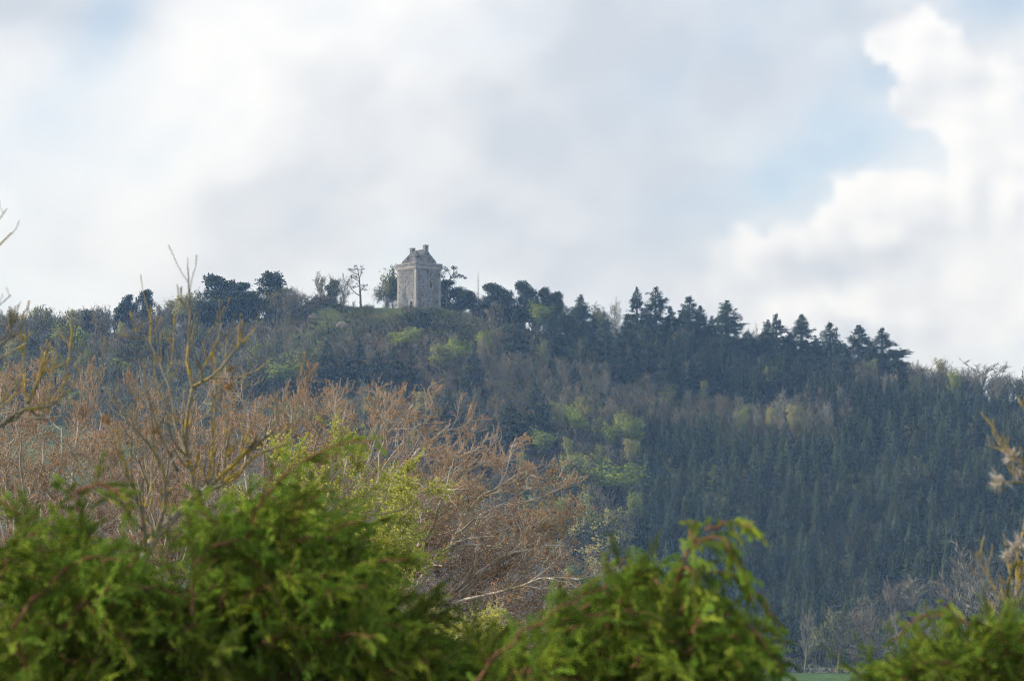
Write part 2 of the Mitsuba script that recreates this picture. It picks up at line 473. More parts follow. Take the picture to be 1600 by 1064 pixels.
scene[tk + '__roof'] = mikit.ply(m3.Manifold.cylinder(1.75, 1.2, 0.03, 20).translate([tx, ty, HB + 2.902]), 'slate', smooth=40, to_world=TOW)
dm = m3.Manifold.extrude(m3.CrossSection([[[-0.5, 0], [0.5, 0], [0.5, 0.7], [0, 1.25], [-0.5, 0.7]]]), 1.6).rotate([90, 0, 0]).translate([-0.9, -CW + 1.75, ZE + 0.15])
dk = tower_part('dormer', dm, 'slate')
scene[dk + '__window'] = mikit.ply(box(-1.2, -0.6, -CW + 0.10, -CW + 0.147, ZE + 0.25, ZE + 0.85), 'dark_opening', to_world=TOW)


# ------------------------------------------------------------------ tree kinds of the hillside (local: foot at the origin, 1 = real metres)
def conifer(seed, H, W, whorls, per, sub, col, lift=0.0, gap=0.0, base=0.08, droop=0.3, bark=(0.10, 0.08, 0.07), pw=0.8, jit=0.35, rough=0.18, hang=0.0):
    r = rng_of(seed)
    t = np.linspace(base, 0.985, whorls) + r.normal(0, 0.3 / whorls, whorls)
    w = np.repeat(np.arange(whorls), per)
    az = r.uniform(0, 2 * np.pi, len(w))
    lob = 1 + 0.25 * np.sin(az * 2 + seed) * np.sin(t[w] * 9 + seed)
    L = W * np.clip(1 - t[w], 0.02, 1) ** pw * r.uniform(0.6, 1.15, len(w)) * lob
    keep = (r.uniform(0, 1, len(w)) > gap) & (r.uniform(0, 1, whorls)[w] > gap * 0.6)
    az, L, tt = az[keep], L[keep], t[w][keep]
    n = len(az)
    tt = np.clip(tt + jit * r.normal(0, 1.0 / whorls, n), base * 0.8, 0.99)
    out = np.stack([np.cos(az), np.sin(az), 0 * az], -1)
    rise = lift + 0.55 * (tt - 0.55) - droop * r.uniform(0, 0.6, n)
    D = unit(out + np.array([0, 0, 1.0]) * rise[:, None])
    P0 = np.stack([0 * tt, 0 * tt, H * tt], -1)
    crown = Mesh()
    S = unit(np.cross(D, [0, 0, 1.0]))
    v, f = kites(P0 + D * L[:, None] * 0.08, D, S, L, 0.30 * L + 0.12, 0.5)
    on = unit(rep(out, 4) + [0, 0, 0.35] + 0.15 * r.normal(size=(4 * n, 3)))
    crown.add(v, f, rep(tint(r, n, col, 0.12) * 0.9, 4), on)
    fr = r.uniform(0.2, 0.92, (n, sub)).reshape(-1)
    b = np.repeat(np.arange(n), sub)
    p = P0[b] + D[b] * (L[b] * fr)[:, None] + r.normal(0, 1.0, (len(b), 1)) * np.array([0, 0, hang])
    sd = np.where(r.uniform(0, 1, len(b)) > 0.5, 1, -1)[:, None]
    d2 = unit(D[b] * 0.8 + S[b] * sd * r.uniform(0.3, 0.9, (len(b), 1)) + r.normal(0, rough, (len(b), 3)) + np.array([0, 0, 0.35 * lift - 0.35 * droop]))
    l2 = (0.42 * L[b] * (1.1 - 0.6 * fr) + 0.18) * r.uniform(0.6, 1.3, len(b))
    v, f = kites(p, d2, side_of(r, d2), l2, 0.30 * l2 + 0.08, 0.5)
    crown.add(v, f, rep(tint(r, n, col, 0.18)[b], 4), unit(v * [1, 1, 0] + [0, 0, 0.3] + 0.25 * unit(rep(d2, 4))))
    tip = np.array([[0, 0, H * 0.9]])
    v, f = tubes(np.array([[[0, 0, -0.8], [0, 0, H * 0.5], [0, 0, H]]]), np.array([[W * 0.06 + 0.08, W * 0.04 + 0.05, 0.03]]), 5)
    trunk = Mesh().add(v, f, bark)
    return trunk, crown


def leafy(seed, H, W, col, leaves=700, size=0.46, bare=0.25, bark=(0.15, 0.13, 0.11), tall=0.55, clumpy=0.65):
    """A round broadleaf in new leaf: limbs, and leaf kites bunched about their ends."""
    r = rng_of(seed)
    trunk, crown = Mesh(), Mesh()
    P, R = grow(r, np.zeros((1, 3)) - [0, 0, 0.6], np.array([[0, 0, 1.0]]), H * 0.55 + 0.6, W * 0.07, 5, 0.10)
    trunk.add(*tubes(P, R, 5), bark)
    p, d, rr, f = spawn(r, P, R, 11, 0.35, 1.0, 0.75, 0.25)
    P1, R1 = grow(r, p, d + [0, 0, 0.35], W * r.uniform(0.55, 1.0, len(p)), rr * 0.5, 4, 0.22, (0, 0, 0.06))
    trunk.add(*tubes(P1, R1, 3), bark)
    p, d, rr, f = spawn(r, P1, R1, 7, 0.3, 1.0, 0.7, 0.25)
    P2, R2 = grow(r, p, d + [0, 0, 0.2], W * r.uniform(0.25, 0.5, len(p)), np.maximum(rr * 0.5, 0.03), 3, 0.25, (0, 0, 0.05))
    trunk.add(*tubes(P2, R2, 3), bark)
    ends = P2[:, 1:].reshape(-1, 3)
    scale = np.array([W / max(np.abs(ends[:, :2]).max(), 1e-3)] * 2 + [H / ends[:, 2].max()])
    for m in (trunk,):
        m.v = [x * scale for x in m.v]
    ends = ends * scale
    pick = ends[r.integers(0, len(ends), leaves)]
    c = pick + r.normal(0, 1, (leaves, 3)) * np.array([W * 0.12, W * 0.12, W * 0.09])
    d = unit(r.normal(0, 1, (leaves, 3)) + [0, 0, 0.2])
    s = size * r.uniform(0.6, 1.5, leaves)
    v, f = kites(c, d, side_of(r, d), s, s * 0.7)
    mid = np.array([0, 0, H * 0.55])
    crown.add(v, f, rep(tint(r, leaves, col, 0.14), 4), unit((v - mid) / [W, W, H * 0.45] + 0.5 * unit(v - rep(pick, 4)) + [0, 0, 0.25]))
    return trunk, crown


def bare(seed, H, W, col, twigs=5, up=0.25, bud=None, fine=0.048):
    """A leafless tree: trunk, limbs, branches and a haze of fine twigs."""
    r = rng_of(seed)
    m = Mesh()
    P, R = grow(r, np.zeros((1, 3)) - [0, 0, 0.6], np.array([[0, 0, 1.0]]), H * 0.62, 0.09 + W * 0.04, 6, 0.07)
    m.add(*tubes(P, R, 5), col)
    p, d, rr, f = spawn(r, P, R, 12, 0.35, 1.0, 0.6, 0.2)
    P1, R1 = grow(r, p, d + [0, 0, up], H * r.uniform(0.2, 0.38, len(p)), rr * 0.5, 4, 0.16, (0, 0, 0.08))
    m.add(*tubes(P1, R1, 3), col)
    p, d, rr, f = spawn(r, P1, R1, 6, 0.25, 1.0, 0.6, 0.2)
    P2, R2 = grow(r, p, d + [0, 0, up], H * r.uniform(0.09, 0.18, len(p)), np.maximum(rr * 0.5, fine), 3, 0.2, (0, 0, 0.08))
    m.add(*tubes(P2, R2, 3), np.asarray(col) * 1.05)
    p, d, rr, f = spawn(r, P2, R2, twigs, 0.2, 1.0, 0.6, 0.25)
    L = H * r.uniform(0.05, 0.10, len(p))
    v, fc = kites(p, unit(d + [0, 0, up]), side_of(r, d), L, fine * 2.2, 0.3)
    m.add(v, fc, rep(tint(r, len(p), np.asarray(col) * 1.1, 0.12), 4), unit(v * [1, 1, 0] / W + [0, 0, 0.5] + 0.3 * r.normal(size=v.shape)))
    if bud is not None:
        k = r.integers(0, len(p), 350)
        c = p[k] + r.normal(0, 0.25, (350, 3))
        dd = unit(r.normal(0, 1, (350, 3)))
        v, fc = kites(c, dd, side_of(r, dd), 0.28, 0.2)
        m.add(v, fc, rep(tint(r, 350, bud, 0.3), 4))
    V = np.vstack(m.v)
    s = np.array([W / np.percentile(np.abs(V[:, :2]), 99.0)] * 2 + [H / V[:, 2].max()])
    m.v = [x * s for x in m.v]
    return m


def clumps(r, crown, centres, rad, n, size, col, flat=0.45):
    b = np.repeat(np.arange(len(centres)), n)
    o = unit(r.normal(0, 1, (len(b), 3))) * r.uniform(0.35, 1.0, (len(b), 1))
    c = centres[b] + o * np.broadcast_to(rad, len(centres))[b][:, None] * [1, 1, flat]
    d = unit(o * [1, 1, 0.5] + r.normal(0, 0.5, (len(b), 3)) + [0, 0, 0.45])
    s = size * r.uniform(0.6, 1.4, len(b))
    v, f = kites(c, d, side_of(r, d), s, s * 0.55)
    crown.add(v, f, rep(tint(r, len(b), col, 0.15), 4), unit(rep(o * [1, 1, 0.8], 4) + [0, 0, 0.3] + 0.08 * r.normal(size=v.shape)))


def pine(seed, H, W, col, nclump=16, low=0.45, rad=0.30, n=60, bark=(0.17, 0.11, 0.08), lean=0.1, flat=0.75):
    """A Scots pine: bare crooked stem, spreading limbs, flat pads of needles."""
    r = rng_of(seed)
    trunk, crown = Mesh(), Mesh()
    P, R = grow(r, np.zeros((1, 3)) - [0, 0, 0.6], np.array([[lean * r.normal(), lean * r.normal(), 1.0]]), H * 0.9 + 0.6, 0.16 + W * 0.05, 7, 0.10, (0, 0, 0.05))
    P *= np.array([1, 1, (H - 0.9) / P[0, -1, 2]])
    trunk.add(*tubes(P, R, 6), bark)
    p, d, rr, f = spawn(r, P, R, nclump, low, 1.0, 1.0, 0.25)
    L = W * (0.35 + 0.75 * np.sin(np.pi * np.clip((f - low) / (1 - low) * 0.8 + 0.18, 0, 1))) * r.uniform(0.6, 1.1, len(p))
    P1, R1 = grow(r, p, d, L, rr * 0.45, 4, 0.2, (0, 0, 0.12))
    trunk.add(*tubes(P1, R1, 3), bark)
    cen = np.vstack([P1[:, -1], P1[:, 2] + r.normal(0, W * 0.1, (len(P1), 3)), P[:, -1] + [0, 0, 0.2]])
    clumps(r, crown, cen, W * rad * r.uniform(0.7, 1.25, len(cen)), n, 0.52, col, flat)
    return trunk, crown


EXTENT = {}


def group_of(name, parts):
    """A shapegroup of the named meshes: an instance of it is a thing whose parts these are."""
    EXTENT[name] = max(float(np.percentile(np.abs(np.vstack(m.v)[:, :2]), 97)) for m in parts.values())
    scene[name] = {'type': 'shapegroup', **{k: m.ply('vertex_matte') for k, m in parts.items()}}


def place_tree(key, grp, p, sxy, sz, rot):
    scene[key] = {'type': 'instance', 'group': {'type': 'ref', 'id': grp},
                  'to_world': T().translate([float(x) for x in p]).rotate([0, 0, 1], float(rot)).scale([float(sxy), float(sxy), float(sz)])}


NAVY = (0.039, 0.064, 0.033)
FIR = (0.030, 0.044, 0.026)
for k in range(10):
    r = rng_of(100 + k)
    col = np.array(NAVY) * (0.55 + 0.14 * k) * np.array([r.uniform(0.9, 1.25), 1, r.uniform(0.85, 1.1)])
    t_, c_ = conifer(200 + k, 14.0, 2.3, 20, 9, 5, col, lift=0.15, gap=0.05, pw=0.72, jit=0.8, rough=0.35, hang=0.15)
    c_.join(t_)
    group_of(f'spruce_kind_{k}', {'spruce': c_})
for k in range(6):
    t_, c_ = conifer(300 + k, 18.0, 4.0, 28 + k % 3 * 3, 9, 14, FIR, lift=0.30, gap=0.10 + 0.06 * (k % 3), base=0.10, droop=0.3, pw=0.85, jit=1.2, rough=0.5, hang=0.2)
    group_of(f'fir_kind_{k}', {'trunk': t_, 'crown': c_})
for k in range(4):
    t_, c_ = conifer(340 + k, 15.0, 3.4, 22, 9, 6, np.array(FIR) * 1.05, lift=0.05, gap=0.05, base=0.05, droop=0.35, pw=0.8, rough=0.45, hang=0.2)
    group_of(f'dark_spruce_kind_{k}', {'trunk': t_, 'crown': c_})
for k in range(4):
    col = 1.5 * np.array([(0.15, 0.155, 0.05), (0.13, 0.15, 0.05), (0.17, 0.13, 0.06), (0.12, 0.145, 0.06)])[k]
    t_, c_ = conifer(380 + k, 13.0, 2.0, 20, 9, 4, col, lift=0.05, gap=0.1, pw=0.55)
    group_of(f'larch_kind_{k}', {'trunk': t_, 'crown': c_})
for k in range(8):
    col = 1.5 * np.array([0.86, 1.0, 0.93]) * np.array([(0.105, 0.078, 0.062), (0.12, 0.098, 0.08), (0.092, 0.072, 0.058), (0.13, 0.10, 0.08), (0.105, 0.09, 0.062), (0.085, 0.070, 0.055), (0.15, 0.125, 0.10), (0.11, 0.080, 0.058)])[k]
    group_of(f'bare_kind_{k}', {'tree': bare(400 + k, 10.0, 3.0, col, 5, bud=(0.10, 0.10, 0.05) if k in (4, 7) else None)})
GREENS = 1.25 * np.array([1.22, 0.98, 0.75]) * np.array([(0.115, 0.175, 0.045), (0.15, 0.24, 0.045), (0.118, 0.160, 0.065), (0.145, 0.175, 0.085), (0.07, 0.095, 0.042)])
for k in range(5):
    t_, c_ = leafy(450 + k, 10.0, 4.2, GREENS[k], [1900, 2000, 1500, 1600, 1900][k], 0.42)
    group_of(f'leafy_kind_{k}', {'trunk': t_, 'crown': c_})
for k in range(5):
    t_, c_ = pine(500 + k, 11.0, 3.6, (0.028, 0.040, 0.026), 20 + k, [0.30, 0.2, 0.35, 0.15, 0.25][k], rad=0.36, n=95)
    group_of(f'pine_kind_{k}', {'trunk': t_, 'crown': c_})

KIND_SIZE = {'fir': (18.0, 4.0, 6), 'dark_spruce': (15.0, 3.4, 4), 'larch': (13.0, 2.0, 4), 'bare': (10.0, 3.0, 8), 'leafy': (10.0, 4.2, 5), 'pine': (11.0, 3.6, 5)}
NAMES = {'fir': 'fir_tree', 'dark_spruce': 'dark_spruce_tree', 'larch': 'larch_tree', 'bare': 'bare_tree', 'leafy': 'budding_tree', 'pine': 'pine_tree'}
rp = rng_of(77)
taken, views = [], []


def hill_tree(kind, u, vtop, w, h, label, category, variant=None, ridge=None, group=None):
    """One named tree: top seen at (u, vtop), w and h its size in the photograph's pixels at 716 m."""
    H0, W0, n = KIND_SIZE[kind]
    mpp = 0.174
    H = h * mpp
    if ridge is None:
        b = find_base(u, vtop, H)
    else:
        q = at(u, vtop, ridge)
        b = np.array([q[0], q[1], float(terrain(q[0], q[1]))])
        H = max(q[2] - b[2], 2.0)
    k = int(rp.integers(n)) if variant is None else variant
    key = numbered(NAMES[kind])
    W0 = EXTENT[f'{kind}_kind_{k}']
    place_tree(key, f'{kind}_kind_{k}', b - [0, 0, 0.15], w * mpp / 2 / W0, H / H0, rp.uniform(0, 360))
    add_thing(key, label, category, group)
    taken.append((b[0], b[1], w * mpp / 2))
    if ridge is None or kind != 'bare':
        views.append((u, vtop, w, h * (0.66 if ridge is None else 0.28), b[1]))
    return key


# the skyline, from left to right
for u, v, w, lab in ((130, 487, 50, 'round dark pine at the far left of the skyline, standing alone among bare trees'),
                     (188, 474, 34, 'dark pine with a low left crown in the clump left of the tall pines'),
                     (207, 463, 26, 'slim dark pine in the middle of the left skyline clump'),
                     (231, 458, 34, 'highest dark pine of the small clump on the left skyline'),
                     (312, 482, 44, 'low dark pine below and left of the flat-topped pine pair'),
                     (347, 433, 54, 'flat-topped dark Scots pine, leftmost of the three tall pines'),
                     (386, 445, 50, 'middle dark pine between the two tallest pines on the left ridge'),
                     (420, 430, 54, 'tall dark pine at the right end of the left ridge clump'),
                     (518, 439, 26, 'small dark pine behind the scrubby knoll left of the tower'),
                     (707, 440, 52, 'dense dark pine directly right of the tower wall'),
                     (737, 457, 40, 'short dark pine second to the right of the tower'),
                     (776, 447, 50, 'open greyish pine right of the thin dead pole'),
                     (820, 444, 40, 'rounded dark pine on the skyline midway between tower and firs'),
                     (842, 454, 34, 'dark pine leaning right beside the rounded skyline pine'),
                     (870, 462, 40, 'low dark pine at the right end of the skyline pine row')):
    hill_tree('pine', u, v, w, 60, lab, 'pine tree', ridge=726.0 if 690 < u < 730 else rp.uniform(711, 719))
for u, v, w in ((366, 456, 50), (402, 460, 50), (338, 464, 46), (436, 464, 44), (322, 474, 44), (382, 476, 56)):
    hill_tree('pine', u, v, w, 60, 'low dark pine filling in below the three tall pines of the left ridge', 'pine tree', ridge=rp.uniform(707, 713), group='lower pines of the left ridge clump')
for u, v, w in ((720, 468, 44), (754, 478, 44), (800, 470, 44), (858, 478, 44), (892, 484, 44), (690, 462, 36)):
    hill_tree('pine', u, v, w, 60, 'low dark pine filling in under the skyline pines right of the tower', 'pine tree', ridge=rp.uniform(718, 724) if u < 760 else rp.uniform(708, 714), group='lower pines right of the tower')
for u, v, w in ((1112, 494, 40), (1062, 490, 36), (1235, 520, 36), (1275, 528, 40), (1320, 536, 36), (1360, 540, 40), (1184, 524, 40), (1010, 482, 40), (980, 490, 36), (1150, 520, 36), (1400, 556, 34)):
    hill_tree('fir', u, v, w, 60, 'short dark fir filling a gap low in the ridge row', 'fir tree', ridge=rp.uniform(702, 716), group='short firs low in the ridge row')
for u, v, w, lab in ((908, 460, 34, 'sparse spiky dark conifer standing alone right of the skyline pines'),
                     (995, 449, 34, 'narrow dark fir at the left end of the fir row on the ridge'),
                     (1024, 449, 46, 'tall dark fir second from the left in the ridge row'),
                     (1047, 478, 30, 'short dark fir tucked right of the second tall ridge fir'),
                     (1077, 463, 48, 'dense dark fir with a split top in the middle of the ridge row'),
                     (1094, 478, 36, 'lower dark fir close against the split-topped ridge fir'),
                     (1136, 470, 58, 'broad dark fir with open upswept branches near a pale gap in the ridge row'),
                     (1168, 517, 36, 'short dark fir between the open-branched fir and the twin-topped pair'),
                     (1200, 500, 38, 'left one of the two close-set firs with thin pointed tops'),
                     (1213, 491, 40, 'right one of the two close-set firs with thin pointed tops'),
                     (1252, 492, 58, 'dense cone-shaped dark fir right of the close-set pair'),
                     (1297, 504, 44, 'small gappy dark fir third from the right end of the ridge row'),
                     (1342, 508, 56, 'dark fir second from the right end of the ridge row'),
                     (1378, 513, 58, 'dark fir at the right end of the ridge row above bare trees')):
    hill_tree('fir', u, v, w * 1.35, 100, lab, 'fir tree', ridge=rp.uniform(706, 716))
for u, v, w, k, lab in ((602, 437, 46, 4, 'dull green leafy tree just left of the tower'),
                        (614, 419, 34, 4, 'taller dull green tree touching the left edge of the tower'),
                        (940, 478, 36, 4, 'rounded dull olive tree between the spiky conifer and the bare skyline tree'),
                        (838, 468, 50, 0, 'olive green round tree below the skyline pines'),
                        (1470, 561, 26, 3, 'slim pale budding tree on the right skyline between bare crowns'),
                        (290, 468, 40, 3, 'pale budding tree left of the flat-topped pines')):
    hill_tree('leafy', u, v, w, 55, lab, 'tree', k, ridge=726.0 if 590 < u < 620 else rp.uniform(705, 714))
for u, v, w, k, lab in ((968, 459, 40, 6, 'bare pale tree on the skyline just left of the ridge firs'),
                        (1428, 564, 54, 3, 'bare rounded tree on the skyline right of the last fir'),
                        (1530, 557, 84, 1, 'widest bare fan-shaped tree on the right skyline'),
                        (1592, 570, 60, 2, 'bare grey tree at the right edge on the skyline'),
                        (455, 452, 44, 3, 'bare pale tree on the ridge between the tall pines and the knoll'),
                        (80, 474, 50, 5, 'bare tree on the far left skyline left of the lone round pine'),
                        (1060, 496, 40, 3, 'bare tree showing between two firs of the ridge row'),
                        (1180, 501, 44, 6, 'bare pale tree in the gap left of the twin-topped firs'),
                        (760, 470, 40, 5, 'bare tree under the thin dead pole right of the tower')):
    hill_tree('bare', u, v, w, 55, lab, 'tree', k, ridge=rp.uniform(708, 718))
# dark conifers standing singly on the slope
for i, (u, v, w, h) in enumerate(((805, 482, 50, 75), (865, 484, 40, 70), (884, 478, 44, 80), (945, 487, 46, 80), (740, 540, 42, 70), (835, 594, 44, 85), (512, 530, 40, 70), (536, 546, 36, 60),
                                  (560, 528, 42, 75), (590, 548, 36, 60), (615, 540, 40, 70), (642, 546, 40, 70), (480, 562, 36, 60), (798, 622, 40, 70), (850, 616, 38, 70), (770, 650, 40, 70),
                                  (745, 664, 36, 60), (700, 606, 40, 70), (965, 515, 40, 80), (1010, 500, 44, 90), (720, 640, 40, 70), (1045, 530, 46, 90), (1100, 540, 44, 80), (1150, 555, 40, 70), (1225, 545, 46, 80))):
    lab = {0: 'broad dark spruce on the slope with drooping boughs, first right of the tower', 1: 'dark spruce left of the twin pair on the slope below the skyline pines', 2: 'tall dark spruce right of the twin pair below the skyline pines',
           3: 'dark spruce on the slope just left of the bare skyline tree', 4: 'lone dark spruce in the bare wood below and right of the tower', 5: 'pointed dark spruce in the middle of the grey bare belt'}.get(i)
    hill_tree('dark_spruce', u, v, w, h, lab or 'dark spruce standing in the mixed bare wood on the slope', 'spruce tree', group=None if lab else 'dark spruces scattered in the mixed wood')
for u, v, w, h, k, lab in ((900, 637, 40, 45, 1, 'bright green round tree at the top of the mixed wood patch on the slope'),
                           (978, 645, 44, 60, 0, 'green tree at the right edge of the mixed wood patch beside dark plantation'),
                           (842, 666, 50, 50, 0, 'dull green tree at the left edge of the mixed wood patch'),
                           (882, 716, 56, 55, 2, 'olive budding tree in the middle of the mixed wood patch'),
                           (955, 722, 72, 50, 1, 'broad bright green domed tree low in the mixed wood patch'),
                           (885, 773, 36, 40, 0, 'small green tree below the olive budding tree'),
                           (905, 800, 46, 65, 3, 'tall pale green tree, left one of the pair above the drooping branch tip'),
                           (948, 796, 46, 70, 3, 'tall pale green tree, right one of the pair above the drooping branch tip'),
                           (940, 836, 70, 50, 3, 'greyish green tree below the pale green pair'),
                           (714, 528, 44, 40, 1, 'yellow-green tree on the slope below the right side of the tower'),
                           (688, 541, 48, 40, 2, 'olive tree left of the yellow-green tree below the tower'),
                           (640, 514, 56, 40, 0, 'green bushy tree on the bank straight below the tower'),
                           (430, 560, 76, 55, 0, 'wide green tree on the left slope above the brown beech twigs'),
                           (474, 546, 56, 50, 2, 'olive tree on the left slope below the crag'),
                           (393, 578, 60, 45, 4, 'dull dark green tree on the left slope'),
                           (95, 514, 42, 35, 0, 'green holly-like tree at the far left below the skyline'),
                           (55, 520, 36, 34, 4, 'dull green tree beside the far left holly-like tree'),
                           (225, 522, 70, 40, 4, 'low dull green tree above the sloping rock ledge at left'),
                           (190, 560, 60, 40, 0, 'green tree below the sloping rock ledge at left'),
                           (1195, 574, 40, 40, 2, 'olive tree in the grey belt below the cone-shaped fir')):
    hill_tree('leafy', u, v, w, h, lab, 'tree', k)
larches = ((1417, 663, 18, 40), (1432, 670, 19, 40), (1452, 662, 14, 38), (1480, 648, 17, 42), (1516, 660, 17, 38), (1527, 642, 20, 44), (1500, 692, 16, 36), (1575, 672, 15, 34), (1593, 676, 17, 36), (1385, 672, 14, 30), (1117, 725, 23, 36),
           (1148, 727, 13, 30), (1163, 733, 14, 30), (1236, 680, 15, 34), (1265, 764, 13, 24), (1291, 738, 18, 30), (1416, 730, 28, 40), (1373, 768, 15, 30), (1280, 812, 11, 24), (1425, 684, 15, 30), (1213, 726, 14, 30))
for u, v, w, h in larches:
    lab = {1117: 'yellow-green larch standing alone nearest the mixed wood patch', 1416: 'widest yellow-green larch low in the plantation', 1236: 'brownish larch high in the plantation above the lone yellow-green ones',
           1291: 'brown-tinged larch left of the dark hollow in the plantation', 1280: 'smallest pale larch low in the plantation'}.get(u)
    hill_tree('larch', u, v, w, h, lab or 'slender yellow-green larch among the dark plantation spruces', 'larch tree', 2 if u in (1236, 1291) else None, group=None if lab else 'larches in the plantation')
for u, v, w, h, k, lab in ((1390, 895, 36, 60, 3, 'pale bare tree at the lower edge of the plantation, narrow'), (1440, 892, 70, 60, 6, 'broad pale bare tree at the lower edge of the plantation'),
                           (1512, 838, 66, 130, 1, 'tallest grey bare tree at lower right above the cypress'), (1486, 862, 50, 100, 3, 'tall bare tree left of the tallest grey one at lower right'),
                           (1308, 958, 56, 86, 4, 'brown-budded tree with pale stems beside the field wall'), (1256, 964, 26, 84, 6, 'slim pale-stemmed bare tree left of the brown-budded one'),
                           (1555, 880, 70, 110, 1, 'bare grey tree behind the lichen twigs at lower right'), (1340, 1000, 44, 44, 7, 'low brown bare tree at the field wall')):
    hill_tree('bare', u, v, w, h, lab, 'tree', k)

# the dead-topped pine left of the tower, the swept pine right of it, and the thin dead pole
r = rng_of(610)
bp = at(563, 478, 712)
b0 = np.array([bp[0], bp[1], float(terrain(bp[0], bp[1]))])


def polyline(pts, Y, dy=None):
    return np.array([at(u, v, Y + (dy[i] if dy is not None else 0)) for i, (u, v) in enumerate(pts)])


def resample(P, k):
    s = np.concatenate([[0], np.cumsum(np.linalg.norm(np.diff(P, axis=0), axis=1))])
    x = np.linspace(0, s[-1], k)
    out = np.stack([np.interp(x, s, P[:, i]) for i in range(3)], 1)
    for _ in range(2):
        out[1:-1] = 0.25 * out[:-2] + 0.5 * out[1:-1] + 0.25 * out[2:]
    return out


key = 'snag_pine'
add_thing(key, 'gaunt half-dead pine with a bare trunk and ragged top left of the tower', 'pine tree')
tr, cr = Mesh(), Mesh()
stem = polyline([(564, 484), (563, 462), (562, 440), (561, 428), (558, 418)], 712)
stem[0, 2] = terrain(stem[0, 0], stem[0, 1]) - 0.5
tr.add(*tubes(resample(stem, 8)[None], np.linspace(0.38, 0.10, 8)[None], 6), (0.10, 0.085, 0.075))
limbs = [([(563, 463), (555, 459), (547, 452), (543, 440), (537, 436)], [0, -1, -2, -2, -1]), ([(562, 441), (556, 436), (549, 434)], [0, 1, 2]), ([(562, 434), (566, 424), (565, 416)], [0, 1, 1]),
         ([(562, 446), (557, 449), (551, 447)], [0, 1, 2]), ([(561, 430), (555, 427), (550, 426)], [0, -1, -2]), ([(558, 420), (553, 421)], [0, 1]), ([(563, 455), (568, 450)], [0, 1])]
ends = []
for pts, dy in limbs:
    q = resample(polyline(pts, 712, dy), 6)
    tr.add(*tubes(q[None], np.linspace(0.15, 0.05, 6)[None], 4), (0.10, 0.085, 0.075))
    p, d, rr, f = spawn(r, q[None], np.full((1, 6), 0.06), 7, 0.3, 1.0, 0.8, 0.3)
    P2, R2 = grow(r, p, d, r.uniform(0.5, 1.3, len(p)), 0.05, 4, 0.3)
    tr.add(*tubes(P2, R2, 3), (0.10, 0.085, 0.075))
    ends.append(P2[r.uniform(0, 1, len(P2)) > 0.45][:, -1])
clumps(r, cr, np.vstack(ends), 0.5, 26, 0.3, (0.04, 0.05, 0.032), 0.5)
scene[key + '__trunk'] = tr.ply('vertex_matte')
scene[key + '__crown'] = cr.ply('vertex_matte')

key = 'swept_pine'
add_thing(key, 'pine with a crown swept out to the right above the tower wall', 'pine tree')
tr, cr = Mesh(), Mesh()
stem = polyline([(697, 484), (697, 460), (699, 442), (704, 433), (708, 427), (714, 424)], 714, [0, 0, 0, 1, 1, 2])
stem[0, 2] = terrain(stem[0, 0], stem[0, 1]) - 0.5
tr.add(*tubes(resample(stem, 10)[None], np.linspace(0.35, 0.10, 10)[None], 6), (0.09, 0.075, 0.065))
cen = []
for pts, dy in (([(699, 442), (693, 436), (690, 430)], [0, 1, 1]), ([(704, 433), (702, 425), (697, 421)], [0, -1, -2]), ([(708, 428), (711, 421), (708, 418)], [1, 0, 0]), ([(712, 425), (718, 430), (721, 433)], [1, 2, 2]), ([(703, 436), (708, 434), (713, 433)], [0, 2, 2])):
    q = resample(polyline(pts, 714, dy), 5)
    tr.add(*tubes(q[None], np.linspace(0.14, 0.05, 5)[None], 4), (0.09, 0.075, 0.065))
    cen += [q[-1], q[-2], q[-1] + r.normal(0, 0.5, 3)]
clumps(r, cr, np.array(cen), 0.75, 48, 0.34, (0.032, 0.045, 0.028), 0.5)
scene[key + '__trunk'] = tr.ply('vertex_matte')
scene[key + '__crown'] = cr.ply('vertex_matte')

key = 'dead_pole_tree'
add_thing(key, 'thin dead leafless pole of a conifer on the skyline right of the tower', 'tree')
stem = polyline([(748, 490), (747, 460), (747, 426)], 713)
tr = Mesh().add(*tubes(resample(stem, 5)[None], np.linspace(0.14, 0.03, 5)[None], 5), (0.13, 0.11, 0.10))
p, d, rr, f = spawn(r, resample(stem, 5)[None], np.full((1, 5), 0.05), 36, 0.25, 0.95, 1.4, 0.2)
P2, R2 = grow(r, p, d, 1.1 * (1.25 - f), 0.035, 3, 0.15)
scene[key] = tr.add(*tubes(P2, R2, 3), (0.13, 0.11, 0.10)).ply('vertex_matte')

# bushes and rocks about the crag
def bush(name, label, u, v, w, h, col, Y=None, n=500, size=0.3):
    r = rng_of(int(u * 7 + v))
    b = find_base(u, v, h * 0.174) if Y is None else at(u, v, Y)
    b[2] = float(terrain(b[0], b[1]))
    m = Mesh()
    wd, hh = w * 0.174 / 2, h * 0.174
    c = rng_of(3).normal(0, 0.45, (7, 3)) * [wd, wd * 0.6, hh * 0.25] + [0, 0, hh * 0.45]
    clumps(r, m, c + b, np.full(7, wd * 0.5), n // 7, size, col, min(1.0, hh / wd))
    key = numbered(name)
    scene[key] = m.ply('vertex_matte')
    add_thing(key, label, 'bush')


